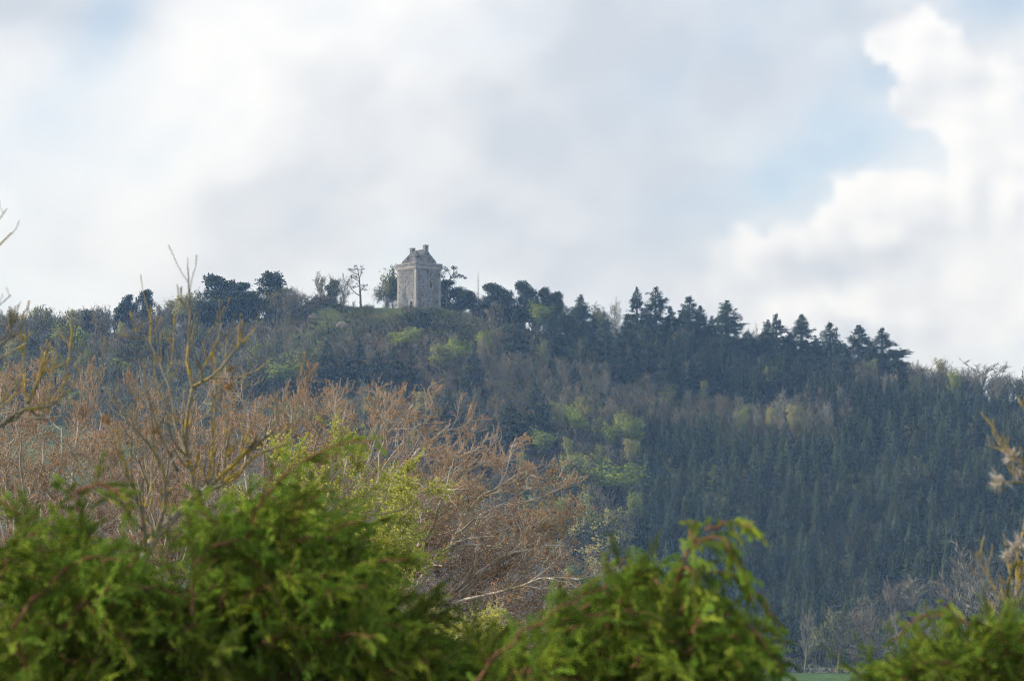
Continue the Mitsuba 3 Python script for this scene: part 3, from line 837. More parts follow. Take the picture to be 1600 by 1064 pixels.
rs = rng_of(55)
X = rs.uniform(-62, -8, 9000)
Y = rs.uniform(676, 724, 9000)
Z = terrain(X, Y)
U, V = pix(np.stack([X, Y, Z], -1))
on = (U > 440) & (U < 745) & (V < 535)
patch = meshkit.fbm(np.stack([X, Y, 0 * X], -1) / 4.0, 3, 4)
on &= rs.uniform(0, 1, len(X)) < np.where(Y > 708, 0.12, 0.25) + np.clip((patch - 0.5) * 4, 0, 0.75) * (Y < 711)
X, Y, Z, patch = X[on], Y[on], Z[on], patch[on]
rad = rs.uniform(0.25, 0.6, len(X)) * np.where(Y > 708, 0.55, 1.0) * (0.7 + 0.9 * np.clip((patch - 0.45) * 4, 0, 1))
b = np.repeat(np.arange(len(X)), 22)
c = np.stack([X, Y, Z + rad * 0.35], -1)[b] + rs.normal(0, 0.5, (len(b), 3)) * rad[b][:, None]
d = unit(rs.normal(0, 0.6, (len(b), 3)) + [0, 0, 0.6])
L = rad[b] * rs.uniform(0.3, 0.8, len(b))
v, f = kites(c, d, side_of(rs, d), L, L * 0.45)
pal = 1.35 * np.array([(0.075, 0.095, 0.035), (0.085, 0.075, 0.045), (0.055, 0.07, 0.035), (0.10, 0.105, 0.05), (0.07, 0.055, 0.045)])
scene['bank_scrub'] = Mesh().add(v, f, rep(pal[rs.integers(0, 5, len(X))][b], 4), unit(rep(unit(c - np.stack([X, Y, Z], -1)[b]), 4) + [0, 0, 0.6])).ply('vertex_matte')
add_thing('bank_scrub', 'tussocks and low scrub on the grassy bank and crag below the tower', 'scrub', kind='stuff')


def knoll_scrub(name, label, u0, Y0, sx, sy, hgt, n, col, seed):
    r = rng_of(seed)
    p = at(u0, 470, Y0)
    x, y = p[0] + sx * r.normal(0, 0.6, n), Y0 + sy * r.normal(0, 0.6, n)
    fall = np.exp(-0.5 * ((x - p[0]) / sx) ** 2)
    m = Mesh()
    c = np.stack([x, y, terrain(x, y) + hgt * fall * r.uniform(0.2, 0.75, n)], -1)
    clumps(r, m, c, r.uniform(0.5, 1.0, n), 34, 0.38, col, 0.9)
    k = numbered(name)
    scene[k] = m.ply('vertex_matte')
    add_thing(k, label, 'bush')


knoll_scrub('scrub_bush', 'brown scrub covering the top of the knoll left of the tower', 498, 703, 4.6, 3.0, 2.6, 70, (0.078, 0.064, 0.044), 71)
knoll_scrub('scrub_bush', 'olive scrub on the right shoulder of the knoll', 530, 702, 3.0, 2.0, 1.5, 36, (0.075, 0.080, 0.04), 72)
knoll_scrub('scrub_bush', 'olive scrub low on the left flank of the knoll', 470, 701, 3.2, 3.0, 2.0, 50, (0.065, 0.062, 0.040), 73)
bush('gorse_bush', 'dense dark bush at the foot of the right tower wall', 664, 480, 62, 32, (0.020, 0.030, 0.018), n=2600, size=0.45)
bush('gorse_bush', 'dark bush at the left foot of the big dark tower bush', 640, 486, 26, 16, (0.03, 0.04, 0.022), n=500)
bush('scrub_bush', 'dark green bush on the crag face below the knoll', 512, 505, 22, 24, (0.04, 0.06, 0.03), n=500)
bush('scrub_bush', 'green bush on the bank left of the dark tower bush', 596, 494, 40, 18, (0.07, 0.085, 0.035), n=600)
bush('scrub_bush', 'grey-brown scrub in the middle of the bank below the tower', 570, 500, 44, 20, (0.075, 0.065, 0.048), n=600)
bush('scrub_bush', 'bracken-coloured scrub right of the dark tower bush', 720, 500, 50, 22, (0.09, 0.085, 0.05), n=700)
bush('scrub_bush', 'green scrub on the bank edge right of the knoll', 556, 486, 40, 12, (0.075, 0.09, 0.035), n=500)


def rock(label, u, v, w, h, seed):
    m = trimesh.creation.icosphere(3, 1.0)
    V = m.vertices.copy()
    n = meshkit.fbm(V * 1.6 + seed, 4, seed)
    n2 = meshkit.noise(V * 4.3 + seed, seed + 1)
    V *= (0.6 + 0.75 * n + 0.2 * np.round(n2 * 3) / 3)[:, None]
    V = np.sign(V) * np.abs(V) ** 0.8
    V *= np.array([w * 0.174 / 2, 1.3, h * 0.174 / 2])
    b = find_base(u, v, 0.0)
    key = numbered('rock_outcrop')
    scene[key] = mikit.ply((V + b + [0, 1.0, -0.6], m.faces), 'rock', smooth=False)
    add_thing(key, label, 'rock')


rock('pinkish rock face on the crag left of the dark crag bush', 490, 496, 18, 18, 1)
rock('grey cliff face on the crag right of the dark crag bush', 535, 512, 22, 22, 2)
rock('small rock step low on the crag face', 520, 528, 16, 12, 3)
rock('pale boulder on the bank right below the door of the tower', 621, 496, 12, 8, 4)
rock('grey rock ledge on the bank below the dark tower bush', 640, 514, 24, 9, 5)
rock('long sloping rock ledge on the left hillside', 160, 548, 56, 10, 6)

# ------------------------------------------------------------------ the woods that fill the slope
def inside(poly_, u, v):
    n, c = len(poly_), np.zeros(u.shape, bool)
    for i in range(n):
        (x0, y0), (x1, y1) = poly_[i], poly_[(i + 1) % n]
        if y0 != y1:
            c ^= ((v < y0) != (v < y1)) & (u < (x1 - x0) * (v - y0) / (y1 - y0) + x0)
    return c


PLANT = [(985, 628), (1060, 634), (1180, 646), (1300, 650), (1370, 600), (1420, 585), (1720, 590), (1720, 870), (1530, 850), (1470, 880), (1380, 890), (1330, 940), (1230, 985), (1160, 985), (1020, 900), (975, 850), (1000, 760), (1000, 690)]
rw = rng_of(909)


def scatter(step, y0, y1, x0=-150, x1=160):
    X, Y = np.meshgrid(np.arange(x0, x1, step), np.arange(y0, y1, step), indexing='ij')
    X = X + rw.uniform(-0.42, 0.42, X.shape) * step
    Y = Y + rw.uniform(-0.42, 0.42, Y.shape) * step
    return X.ravel(), Y.ravel()


def clear_of(x, y, k=0.55):
    t = np.array(taken)
    return ((x[:, None] - t[:, 0]) ** 2 + (y[:, None] - t[:, 1]) ** 2 > (k * t[:, 2]) ** 2).all(1)


def unhidden(u, v, y):
    """False for a filling tree that would stand in front of one of the named trees."""
    ok = np.ones(len(u), bool)
    for a, b, w, h, yy in views:
        ok &= ~((np.abs(u - a) < 0.52 * w + 3) & (v > b - 4) & (v < b + h) & (y < yy + 2))
    return ok


BELT = [(940, 478), (1030, 492), (1130, 520), (1240, 545), (1330, 565), (1400, 580), (1400, 606), (1330, 594), (1230, 586), (1130, 572), (1040, 566), (960, 556), (900, 540), (780, 520), (780, 500), (880, 508)]
X, Y = scatter(2.9, 600, 714)
Z = terrain(X, Y)
H = rw.uniform(9.0, 14.0, len(X))
U, V = pix(np.stack([X, Y, Z + H], -1))
ok = inside(BELT, U, V) & clear_of(X, Y, 0.35) & unhidden(U, V, Y) & (rw.uniform(0, 1, len(X)) < 0.8)
for i in np.nonzero(ok)[0]:
    key = numbered('dark_spruce_tree')
    place_tree(key, f'dark_spruce_kind_{int(rw.integers(4))}', (X[i], Y[i], Z[i] - 0.2), H[i] / 15.0 * rw.uniform(0.75, 1.0), H[i] / 15.0, rw.uniform(0, 360))
    add_thing(key, 'dark spruce in the crowded belt directly under the ridge firs', 'spruce tree', 'dark spruces under the ridge firs')
X, Y = scatter(3.5, 516, 712)
Z = terrain(X, Y)
H = rw.uniform(5.5, 10.0, len(X)) * (0.75 + 0.5 * meshkit.noise(np.stack([X, Y, 0 * X], -1) / 14.0, 2))
U, V = pix(np.stack([X, Y, Z + H], -1))
ok = inside(PLANT, U + rw.normal(0, 8, len(U)), V + rw.normal(0, 6, len(U))) & clear_of(X, Y) & unhidden(U, V, Y) & (U < 1640)
hole = meshkit.noise(np.stack([X, Y, 0 * X], -1) / 9.0, 12)
ok &= rw.uniform(0, 1, len(X)) < np.where(hole < 0.22, 0.35, 1.0)
idx = np.nonzero(ok)[0]
idx = idx[np.argsort(Y[idx])]
for j, i in enumerate(idx):
    key = numbered('plantation_spruce') if j < 300 else f'plantation_wood__{j - 299:03d}'
    place_tree(key, f'spruce_kind_{int(rw.integers(10))}', (X[i], Y[i], Z[i] - 0.2), rw.uniform(0.9, 1.4) * (0.45 + 0.55 * H[i] / 14), H[i] / 14.0, rw.uniform(0, 360))
    if j < 300:
        add_thing(key, 'dark blue-green spruce packed among its like in the hillside plantation', 'spruce tree', 'spruces of the plantation')
add_thing('plantation_wood', 'far rows of dark spruces high in the hillside plantation', 'wood', kind='stuff')
n_spruce = len(idx)

X, Y = scatter(4.4, 516, 704)
X2, Y2 = scatter(3.0, 704, 724)
X, Y = np.append(X, X2), np.append(Y, Y2)
Z = terrain(X, Y)
H = np.where(Y > 704, rw.uniform(6.5, 10.0, len(X)), rw.uniform(6.0, 10.5, len(X)))
U, V = pix(np.stack([X, Y, Z + H], -1))
skyline = np.interp(U, CREST_U, CREST_V)
ok = ~inside(PLANT, U, V) & (~inside(BELT, U, V) | (rw.uniform(0, 1, len(U)) < 0.25)) & unhidden(U, V, Y) & clear_of(X, Y, 0.35) & (U > -40) & (U < 1640) & (V < 1000)
bank = (U > 455) & (U < 730) & (V > 425) & (V < 512)           # open grass and crag below the tower
ok &= ~bank
ok &= ~((np.abs(X + 25) < 16) & (Y > 695))
idx = np.nonzero(ok)[0]
vis = V[idx] < np.interp(U[idx], [0, 500, 700, 780, 850, 900], [640, 660, 720, 780, 900, 1060])
idx = idx[vis]
idx = idx[np.argsort(Y[idx])]
patch = inside([(800, 650), (900, 622), (985, 640), (1005, 700), (985, 790), (985, 900), (900, 900), (850, 810), (800, 730)], U, V)
green = rw.uniform(0, 1, len(U)) < np.where(patch, 0.62, np.where(U < 760, 0.13, 0.05)) * ((Y < 700) | (U > 760) | (U < 440))
for i in idx[green[idx]]:
    key = numbered('budding_tree')
    kk = int(rw.choice([0, 0, 2, 3, 3, 4]))
    sc = H[i] / 10.0 * rw.uniform(0.6, 0.9)
    place_tree(key, f'leafy_kind_{kk}', (X[i], Y[i], Z[i] - 0.2), sc, H[i] / 10.0, rw.uniform(0, 360))
    if patch[i]:
        add_thing(key, 'olive budding tree of the mixed wood patch beside the dark plantation', 'tree', 'budding trees of the mixed wood patch')
    else:
        add_thing(key, 'small olive budding tree scattered among leafless trees on the slope', 'tree', 'budding trees scattered in the slope woodland')
idx = idx[~green[idx]]
for j, i in enumerate(idx):
    key = numbered('woodland_tree') if j < 300 else f'bare_woodland__{j - 299:03d}'
    kk = int(rw.integers(8))
    place_tree(key, f'bare_kind_{kk}', (X[i], Y[i], Z[i] - 0.2), H[i] / 10.0 * rw.uniform(0.8, 1.15), H[i] / 10.0, rw.uniform(0, 360))
    if j < 300:
        add_thing(key, 'grey-brown leafless tree in the mixed woodland on the slope', 'tree', 'leafless trees of the slope woodland')
add_thing('bare_woodland', 'mass of grey-brown leafless trees higher on the slope', 'wood', kind='stuff')
n_bare = len(idx)

# low trees standing behind the crest, seen between the skyline trees
X, Y = scatter(3.3, 723, 735)
Z = terrain(X, Y)
U, V = pix(np.stack([X, Y, Z], -1))
H = rw.uniform(5.5, 9.0, len(X)) * np.where((U > 535) & (U < 600), 0.45, np.where((U > 600) & (U < 720), 0.6, 1.0))
for i in rw.permutation(np.nonzero((U > -10) & (U < 1610))[0])[:296]:
    key = numbered('crest_tree')
    place_tree(key, f'bare_kind_{int(rw.integers(8))}', (X[i], Y[i], Z[i] - 0.2), H[i] / 10.0 * rw.uniform(0.8, 1.1), H[i] / 10.0, rw.uniform(0, 360))
    add_thing(key, 'thin leafless tree standing behind the crest of the ridge', 'tree', 'leafless trees behind the crest')

# brushwood: low dark growth between the trees
X, Y = scatter(2.4, 516, 734)
Z = terrain(X, Y)
U, V = pix(np.stack([X, Y, Z], -1))
ok = (U > -30) & (U < 1630) & ~((U > 440) & (U < 730) & ((V < 505) | (Y > 700))) & (V < np.interp(U, [0, 500, 700, 780, 850, 900], [660, 680, 760, 820, 920, 1060]))
X, Y, Z = X[ok], Y[ok], Z[ok]
m = Mesh()
for _ in range(9):
    n = len(X)
    c = np.stack([X, Y, Z], -1) + rw.normal(0, 1, (n, 3)) * [1.0, 1.0, 0.15]
    d = unit(rw.normal(0, 0.5, (n, 3)) + [0, 0, 0.8])
    L = rw.uniform(0.8, 2.0, n)
    v, f = kites(c, d, side_of(rw, d), L, L * 0.35)
    m.add(v, f, rep(tint(rw, n, (0.075, 0.075, 0.045), 0.2, 0.1), 4), unit(rep(d, 4) * [1, 1, 0.3] + [0, -0.2, 0.6]))
scene['undergrowth'] = m.ply('vertex_matte')
add_thing('undergrowth', 'low brown and green growth between the woodland trees', 'undergrowth', kind='stuff')

# the wall at the edge of the field
r = rng_of(31)
m = Mesh()
p0, p1 = at(1262, 1046.5, 517.2), at(1560, 1041, 517.8)
n = 260
for row in range(4):
    for i in range(n):
        t = (i + r.uniform(-0.2, 0.2)) / n
        q = p0 * (1 - t) + p1 * t
        z = float(terrain(q[0], q[1])) - 0.05 + row * 0.24
        s = np.array([r.uniform(0.14, 0.2), 0.2 - 0.03 * row, r.uniform(0.11, 0.17)])
        b = trimesh.creation.icosphere(0, 1.0)
        b.vertices *= s * (1 + 0.2 * r.normal(size=(len(b.vertices), 1)))
        m.add(b.vertices + [q[0], q[1] + r.normal(0, 0.03), z + 0.12], b.faces, tint(r, 1, (0.50, 0.47, 0.42), 0.35)[0])
scene['dry_stone_wall'] = m.ply('vertex_matte')
add_thing('dry_stone_wall', 'low grey dry stone wall along the far edge of the green field', 'wall')

# ------------------------------------------------------------------ the beeches
def beech(key, label, Y, limbs, seed, trunk_u, trunk_r, fan=9, twig=9, leafy_=10.0, leaf_col=(0.32, 0.205, 0.125), up=0.12, drift=(0.06, 0, 0.03), llen=0.80, dv=28, thick=1.0):
    """limbs: [(pixel polyline, depth offsets, radius at its foot)]."""
    r = rng_of(seed)
    add_thing(key, label, 'beech tree')
    foot = at(trunk_u, 1000, Y)
    foot[2] = float(terrain(foot[0], foot[1]))
    crotch = at(trunk_u, 1010, Y)
    tr = np.array([foot - [0, 0, 0.4], foot + [0.05, 0, 1.2], 0.5 * (foot + crotch), crotch])
    scene[key + '__trunk'] = Mesh().add(*tubes(resample(tr, 8)[None], np.linspace(trunk_r * 1.3, trunk_r * 0.8, 8)[None], 12)).ply('beech_bark', smooth=True)
    twg, lvs = Mesh(), Mesh()
    for pts, dy, rad in limbs:
        m = Mesh()
        pts = [(u, v + dv * i / (len(pts) - 1)) for i, (u, v) in enumerate(pts)]
        q = resample(np.vstack([crotch[None] + [0, 0, -0.3], polyline(pts, Y, dy)]), 14)
        q[2:-1] += r.normal(0, 0.035, (11, 3))
        Ltot = np.linalg.norm(np.diff(q, axis=0), axis=1).sum()
        R = thick * np.linspace(rad, rad * 0.2, 14)[None]
        m.add(*tubes(q[None], R, 7))
        p, d, rr, f = spawn(r, q[None], R, fan, 0.22, 1.0, 0.72, 0.25)
        P1, R1 = grow(r, p, d + np.array(drift) * 3, llen * (0.9 + 1.3 * (1.1 - f)) * r.uniform(0.7, 1.2, len(p)), np.maximum(rr * 0.5, 0.013 * thick), 7, 0.2, drift, 0.35)
        m.add(*tubes(P1, R1, 5))
        scene[numbered(key + '__limb')] = m.ply('beech_bark')
        p, d, rr, f = spawn(r, P1, R1, twig, 0.15, 1.0, 0.75, 0.25)
        P2, R2 = grow(r, p, d + np.array(drift), (0.30 + 0.55 * (1 - f)) * r.uniform(0.6, 1.2, len(p)), np.maximum(rr * 0.45, 0.0075), 5, 0.22, drift, 0.5)
        twg.add(*tubes(P2, R2, 3))
        ends = np.vstack([P2[:, -1], P1[:, -1]])
        p, d, rr, f = spawn(r, P2, R2, 7, 0.15, 1.0, 0.6, 0.2)
        P3, R3 = grow(r, p, d + [0, 0, up], r.uniform(0.08, 0.26, len(p)), 0.0036, 3, 0.2, (0, 0, up), 0.7)
        twg.add(*tubes(P3, R3, 3))
        n = int(len(P3) * leafy_)
        b = r.integers(0, len(P3), n)
        w = r.uniform(0.2, 1.0, (n, 1))
        c = P3[b, 0] * (1 - w) + P3[b, 2] * w
        d = unit(unit(P3[b, 2] - P3[b, 0]) + 0.55 * r.normal(size=(n, 3)) + [0, 0, -0.05])
        s = r.uniform(0.02, 0.048, n)
        v, fc = kites(c, d, side_of(r, d), s, s * 0.55)
        lvs.add(v, fc, rep(tint(r, n, leaf_col, 0.3, 0.1), 4), unit(0.7 * unit(np.cross(rep(d, 4), side_of(r, rep(d, 4)))) + [-0.3, -0.5, 0.5]))
    scene[key + '__twigs'] = twg.ply('beech_bark')
    labels[key + '__twigs'] = {'kind': 'stuff'}
    scene[key + '__leaves'] = lvs.ply('dry_leaf')
    labels[key + '__leaves'] = {'kind': 'stuff'}


# right-hand beech: long limbs reaching out to the right
beech('beech_tree', 'copper-leaved beech with long pale limbs reaching right over the valley', 50.0, [
    ([(640, 930), (690, 870), (716, 832), (722, 800), (770, 752), (812, 728), (836, 722)], [0, -.3, -.5, -.5, -.8, -1, -1.1], 0.085),
    ([(690, 940), (760, 880), (820, 848), (868, 838), (882, 842)], [0, .3, .6, .9, 1], 0.07),
    ([(680, 960), (770, 920), (850, 895), (900, 893)], [0, -.6, -1.0, -1.2], 0.045),
    ([(690, 985), (790, 965), (860, 950), (892, 930)], [0, .5, 1.0, 1.2], 0.04),
    ([(600, 900), (610, 820), (622, 740), (660, 690), (704, 652)], [0, .4, .8, 1.0, 1.2], 0.08),
    ([(612, 870), (650, 800), (690, 760), (730, 722), (752, 716)], [0, .8, 1.4, 1.8, 2], 0.06),
    ([(590, 850), (585, 770), (596, 690), (625, 640), (646, 622)], [0, -.4, -.7, -.9, -1], 0.07),
    ([(640, 900), (700, 830), (762, 790), (830, 775), (842, 772)], [0, 1.0, 1.7, 2.1, 2.3], 0.055),
    ([(660, 950), (720, 905), (790, 880), (830, 870)], [0, 1.2, 2.0, 2.6], 0.05),
    ([(620, 930), (660, 850), (680, 790), (700, 740), (716, 700)], [0, -1.0, -1.6, -2, -2.1], 0.05),
    ([(660, 985), (730, 975), (800, 985), (850, 978)], [0, -.8, -1.2, -1.5], 0.05),
    ([(600, 930), (640, 880), (700, 870), (760, 830), (800, 812)], [0, 0.3, 1.1, 1.4, 1.8], 0.045),
], 1001, 560, 0.26, fan=11, twig=9, leafy_=9.0, dv=10, thick=1.2)
# middle beech
beech('beech_tree_001', 'copper-leaved beech with upright twig tips behind the green budding tree', 54.0, [
    ([(470, 880), (500, 760), (520, 680), (535, 632), (540, 612)], [0, .3, .5, .6, .6], 0.085),
    ([(440, 880), (440, 760), (448, 680), (455, 630), (458, 606)], [0, -.3, -.5, -.6, -.6], 0.085),
    ([(480, 900), (540, 800), (575, 710), (590, 650), (600, 628)], [0, .8, 1.2, 1.5, 1.6], 0.07),
    ([(420, 900), (390, 780), (380, 690), (384, 640), (388, 614)], [0, .6, .9, 1.1, 1.2], 0.07),
    ([(460, 860), (480, 760), (486, 690), (500, 640), (505, 622)], [0, -1.0, -1.6, -2, -2.2], 0.06),
    ([(430, 880), (410, 780), (415, 700), (420, 650), (424, 622)], [0, -1.2, -1.8, -2.2, -2.4], 0.06),
    ([(490, 920), (560, 850), (610, 800), (650, 760), (670, 740)], [0, -.5, -1, -1.3, -1.5], 0.06),
    ([(470, 900), (520, 830), (550, 780), (570, 740), (580, 700)], [0, 1.5, 2.4, 2.8, 3], 0.05),
    ([(430, 920), (370, 850), (345, 780), (335, 720), (332, 690)], [0, -.8, -1.2, -1.6, -1.8], 0.055),
    ([(460, 930), (470, 850), (480, 790), (490, 740), (496, 700)], [0, .8, 1.2, 1.6, 1.8], 0.05),
], 1002, 455, 0.25, fan=12, twig=10, drift=(0.02, 0, 0.06), up=0.25, llen=0.72)
# left beeches
beech('beech_tree_002', 'copper-leaved beech behind the middle of the lichened ash branches', 57.0, [
    ([(270, 880), (290, 760), (300, 690), (305, 640), (308, 612)], [0, .4, .6, .7, .8], 0.08),
    ([(250, 880), (230, 760), (215, 690), (208, 630), (206, 600)], [0, -.4, -.6, -.8, -.8], 0.08),
    ([(280, 890), (330, 790), (350, 710), (356, 660), (360, 632)], [0, .9, 1.4, 1.7, 1.8], 0.07),
    ([(240, 890), (180, 800), (160, 720), (158, 660), (160, 618)], [0, .8, 1.2, 1.5, 1.6], 0.07),
    ([(260, 870), (262, 770), (258, 700), (256, 650), (258, 622)], [0, -1.1, -1.8, -2.2, -2.4], 0.06),
    ([(270, 900), (310, 820), (320, 760), (330, 720), (336, 680)], [0, -1.1, -1.6, -2, -2.2], 0.05),
    ([(245, 900), (200, 820), (190, 760), (186, 720), (186, 680)], [0, 1.6, 2.4, 2.8, 3], 0.05),
    ([(260, 920), (250, 840), (240, 780), (236, 730), (236, 690)], [0, .4, .9, 1.2, 1.4], 0.05),
    ([(280, 930), (330, 880), (370, 830), (400, 790), (410, 760)], [0, .4, .9, 1.2, 1.4], 0.05),
], 1003, 258, 0.25, fan=12, twig=10, drift=(0.02, 0, 0.06), up=0.25, llen=0.72)
beech('beech_tree_003', 'copper-leaved beech at the left edge with its twigs highest', 52.0, [
    ([(60, 880), (70, 760), (66, 660), (62, 600), (60, 566)], [0, .4, .6, .7, .8], 0.08),
    ([(40, 880), (10, 760), (0, 670), (-4, 610), (-4, 560)], [0, -.4, -.6, -.8, -.8], 0.08),
    ([(70, 890), (110, 780), (120, 690), (122, 630), (124, 586)], [0, .9, 1.4, 1.7, 1.8], 0.07),
    ([(50, 870), (40, 770), (34, 690), (30, 630), (28, 580)], [0, -1.1, -1.8, -2.2, -2.4], 0.06),
    ([(70, 900), (130, 810), (150, 740), (156, 690), (160, 650)], [0, -1.1, -1.6, -2, -2.2], 0.06),
    ([(60, 900), (80, 820), (90, 740), (94, 680), (96, 620)], [0, 1.6, 2.4, 2.8, 3], 0.05),
    ([(30, 900), (-30, 820), (-50, 740), (-60, 680), (-60, 620)], [0, .6, .8, 1.0, 1.2], 0.06),
    ([(70, 930), (120, 870), (150, 830), (170, 790), (176, 760)], [0, .6, .8, 1.0, 1.2], 0.05),
    ([(30, 930), (20, 860), (10, 800), (6, 740), (6, 700)], [0, 1.1, 1.4, 1.8, 2.0], 0.05),
], 1004, 48, 0.25, fan=12, twig=10, dv=48, drift=(0.03, 0, 0.06), up=0.25, llen=0.72)


# ------------------------------------------------------------------ the budding tree between beech and ash, and the low bush
def budding(key, label, category, Y, limbs, seed, trunk_u, trunk_v, trunk_r, leaf=(0.022, 0.046), col=(0.39, 0.41, 0.085), dens=9, sway=0.2, llen=0.64):
    r = rng_of(seed)
    add_thing(key, label, category)
    foot = at(trunk_u, trunk_v, Y)
    crotch = foot.copy()
    foot[2] = float(terrain(foot[0], foot[1])) - 0.3
    scene[key + '__trunk'] = Mesh().add(*tubes(resample(np.array([foot, 0.5 * (foot + crotch) + [0.1, 0, 0], crotch]), 7)[None], np.linspace(trunk_r * 1.3, trunk_r * 0.8, 7)[None], 10)).ply('beech_bark', smooth=True)
    twg, lvs = Mesh(), Mesh()
    for pts, dy, rad in limbs:
        q = resample(np.vstack([crotch[None] + [0, 0, -0.2], polyline(pts, Y, dy)]), 12)
        q[2:-1] += r.normal(0, 0.03, (9, 3))
        R = np.linspace(rad, rad * 0.2, 12)[None]
        m = Mesh().add(*tubes(q[None], R, 6))
        p, d, rr, f = spawn(r, q[None], R, 14, 0.3, 1.0, 0.95, 0.3)
        P1, R1 = grow(r, p, d + [0.1, 0, -0.05], llen * r.uniform(0.5, 1.1, len(p)), np.maximum(rr * 0.5, 0.008), 6, sway, (0.03, 0, 0.04), 0.35)
        m.add(*tubes(P1, R1, 4))
        scene[numbered(key + '__limb')] = m.ply('beech_bark')
        p, d, rr, f = spawn(r, P1, R1, 15, 0.15, 1.0, 0.85, 0.3)
        P2, R2 = grow(r, p, d, r.uniform(0.12, 0.42, len(p)), 0.0045, 4, 0.22, (0, 0, 0.06), 0.6)
        twg.add(*tubes(P2, R2, 3))
        n = len(P2) * dens
        b = r.integers(0, len(P2), n)
        w = r.uniform(0.15, 1.0, n)
        x = w * 2.999
        i = x.astype(int)
        c = P2[b, i] * (1 - (x - i))[:, None] + P2[b, i + 1] * (x - i)[:, None] + r.normal(0, 0.012, (n, 3))
        d = unit(r.normal(size=(n, 3)) + [0, 0, 0.3])
        s = r.uniform(*leaf, n)
        v, fc = kites(c, d, side_of(r, d), s, s * 0.7)
        lvs.add(v, fc, rep(tint(r, n, col, 0.25, 0.08), 4), unit(0.8 * rep(unit(r.normal(size=(n, 3))), 4) + [-0.3, -0.5, 0.6]))
    scene[key + '__twigs'] = twg.ply('beech_bark')
    labels[key + '__twigs'] = {'kind': 'stuff'}
    scene[key + '__leaves'] = lvs.ply('thin_leaf')
    labels[key + '__leaves'] = {'kind': 'stuff'}


budding('young_leafed_tree', 'small tree in bright yellow-green new leaf in front of the copper beeches', 'tree', 38.0, [
    ([(520, 860), (500, 790), (480, 740), (470, 715)], [0, .3, .5, .6], 0.045),
    ([(540, 850), (540, 790), (540, 730), (545, 705)], [0, -.3, -.5, -.5], 0.045),
    ([(560, 860), (590, 810), (605, 770), (615, 745)], [0, .4, .7, .8], 0.045),
    ([(570, 880), (610, 830), (640, 790), (655, 775)], [0, -.5, -.8, -.9], 0.04),
    ([(580, 900), (620, 880), (640, 860), (650, 850)], [0, .6, .9, 1.0], 0.04),
    ([(560, 910), (600, 900), (630, 900), (640, 890)], [0, -.6, -.9, -1.0], 0.04),
    ([(530, 890), (480, 830), (450, 770), (430, 730)], [0, .6, .9, 1.0], 0.04),
    ([(540, 900), (560, 850), (575, 800), (580, 760)], [0, 1.0, 1.4, 1.6], 0.035),
    ([(550, 930), (590, 940), (620, 935), (640, 940)], [0, .5, .8, .9], 0.035),
    ([(520, 910), (470, 870), (420, 840), (390, 800)], [0, -.4, -.6, -.8], 0.035),
    ([(540, 920), (520, 860), (515, 820), (510, 780)], [0, -1.0, -1.3, -1.5], 0.03), ([(550, 950), (580, 960), (610, 965), (630, 975)], [0, -.4, -.6, -.7], 0.03), ([(545, 930), (590, 920), (615, 870), (620, 835)], [0, -1.2, -1.6, -1.8], 0.03)], 2001, 540, 985, 0.10, dens=34)
budding('spring_bush', 'low yellow-green bush between the left and middle cypresses', 'bush', 34.0, [
    ([(680, 1020), (660, 1000), (650, 995)], [0, .3, .5], 0.02), ([(700, 1020), (700, 1000), (705, 990)], [0, -.3, -.4], 0.02),
    ([(720, 1020), (750, 1000), (775, 990)], [0, .2, .4], 0.02), ([(715, 1030), (770, 1020), (790, 1012)], [0, -.3, -.4], 0.02), ([(690, 1030), (640, 1020), (620, 1012)], [0, -.3, -.4], 0.02)], 2002, 705, 1060, 0.05, leaf=(0.02, 0.036), dens=34, llen=0.36)


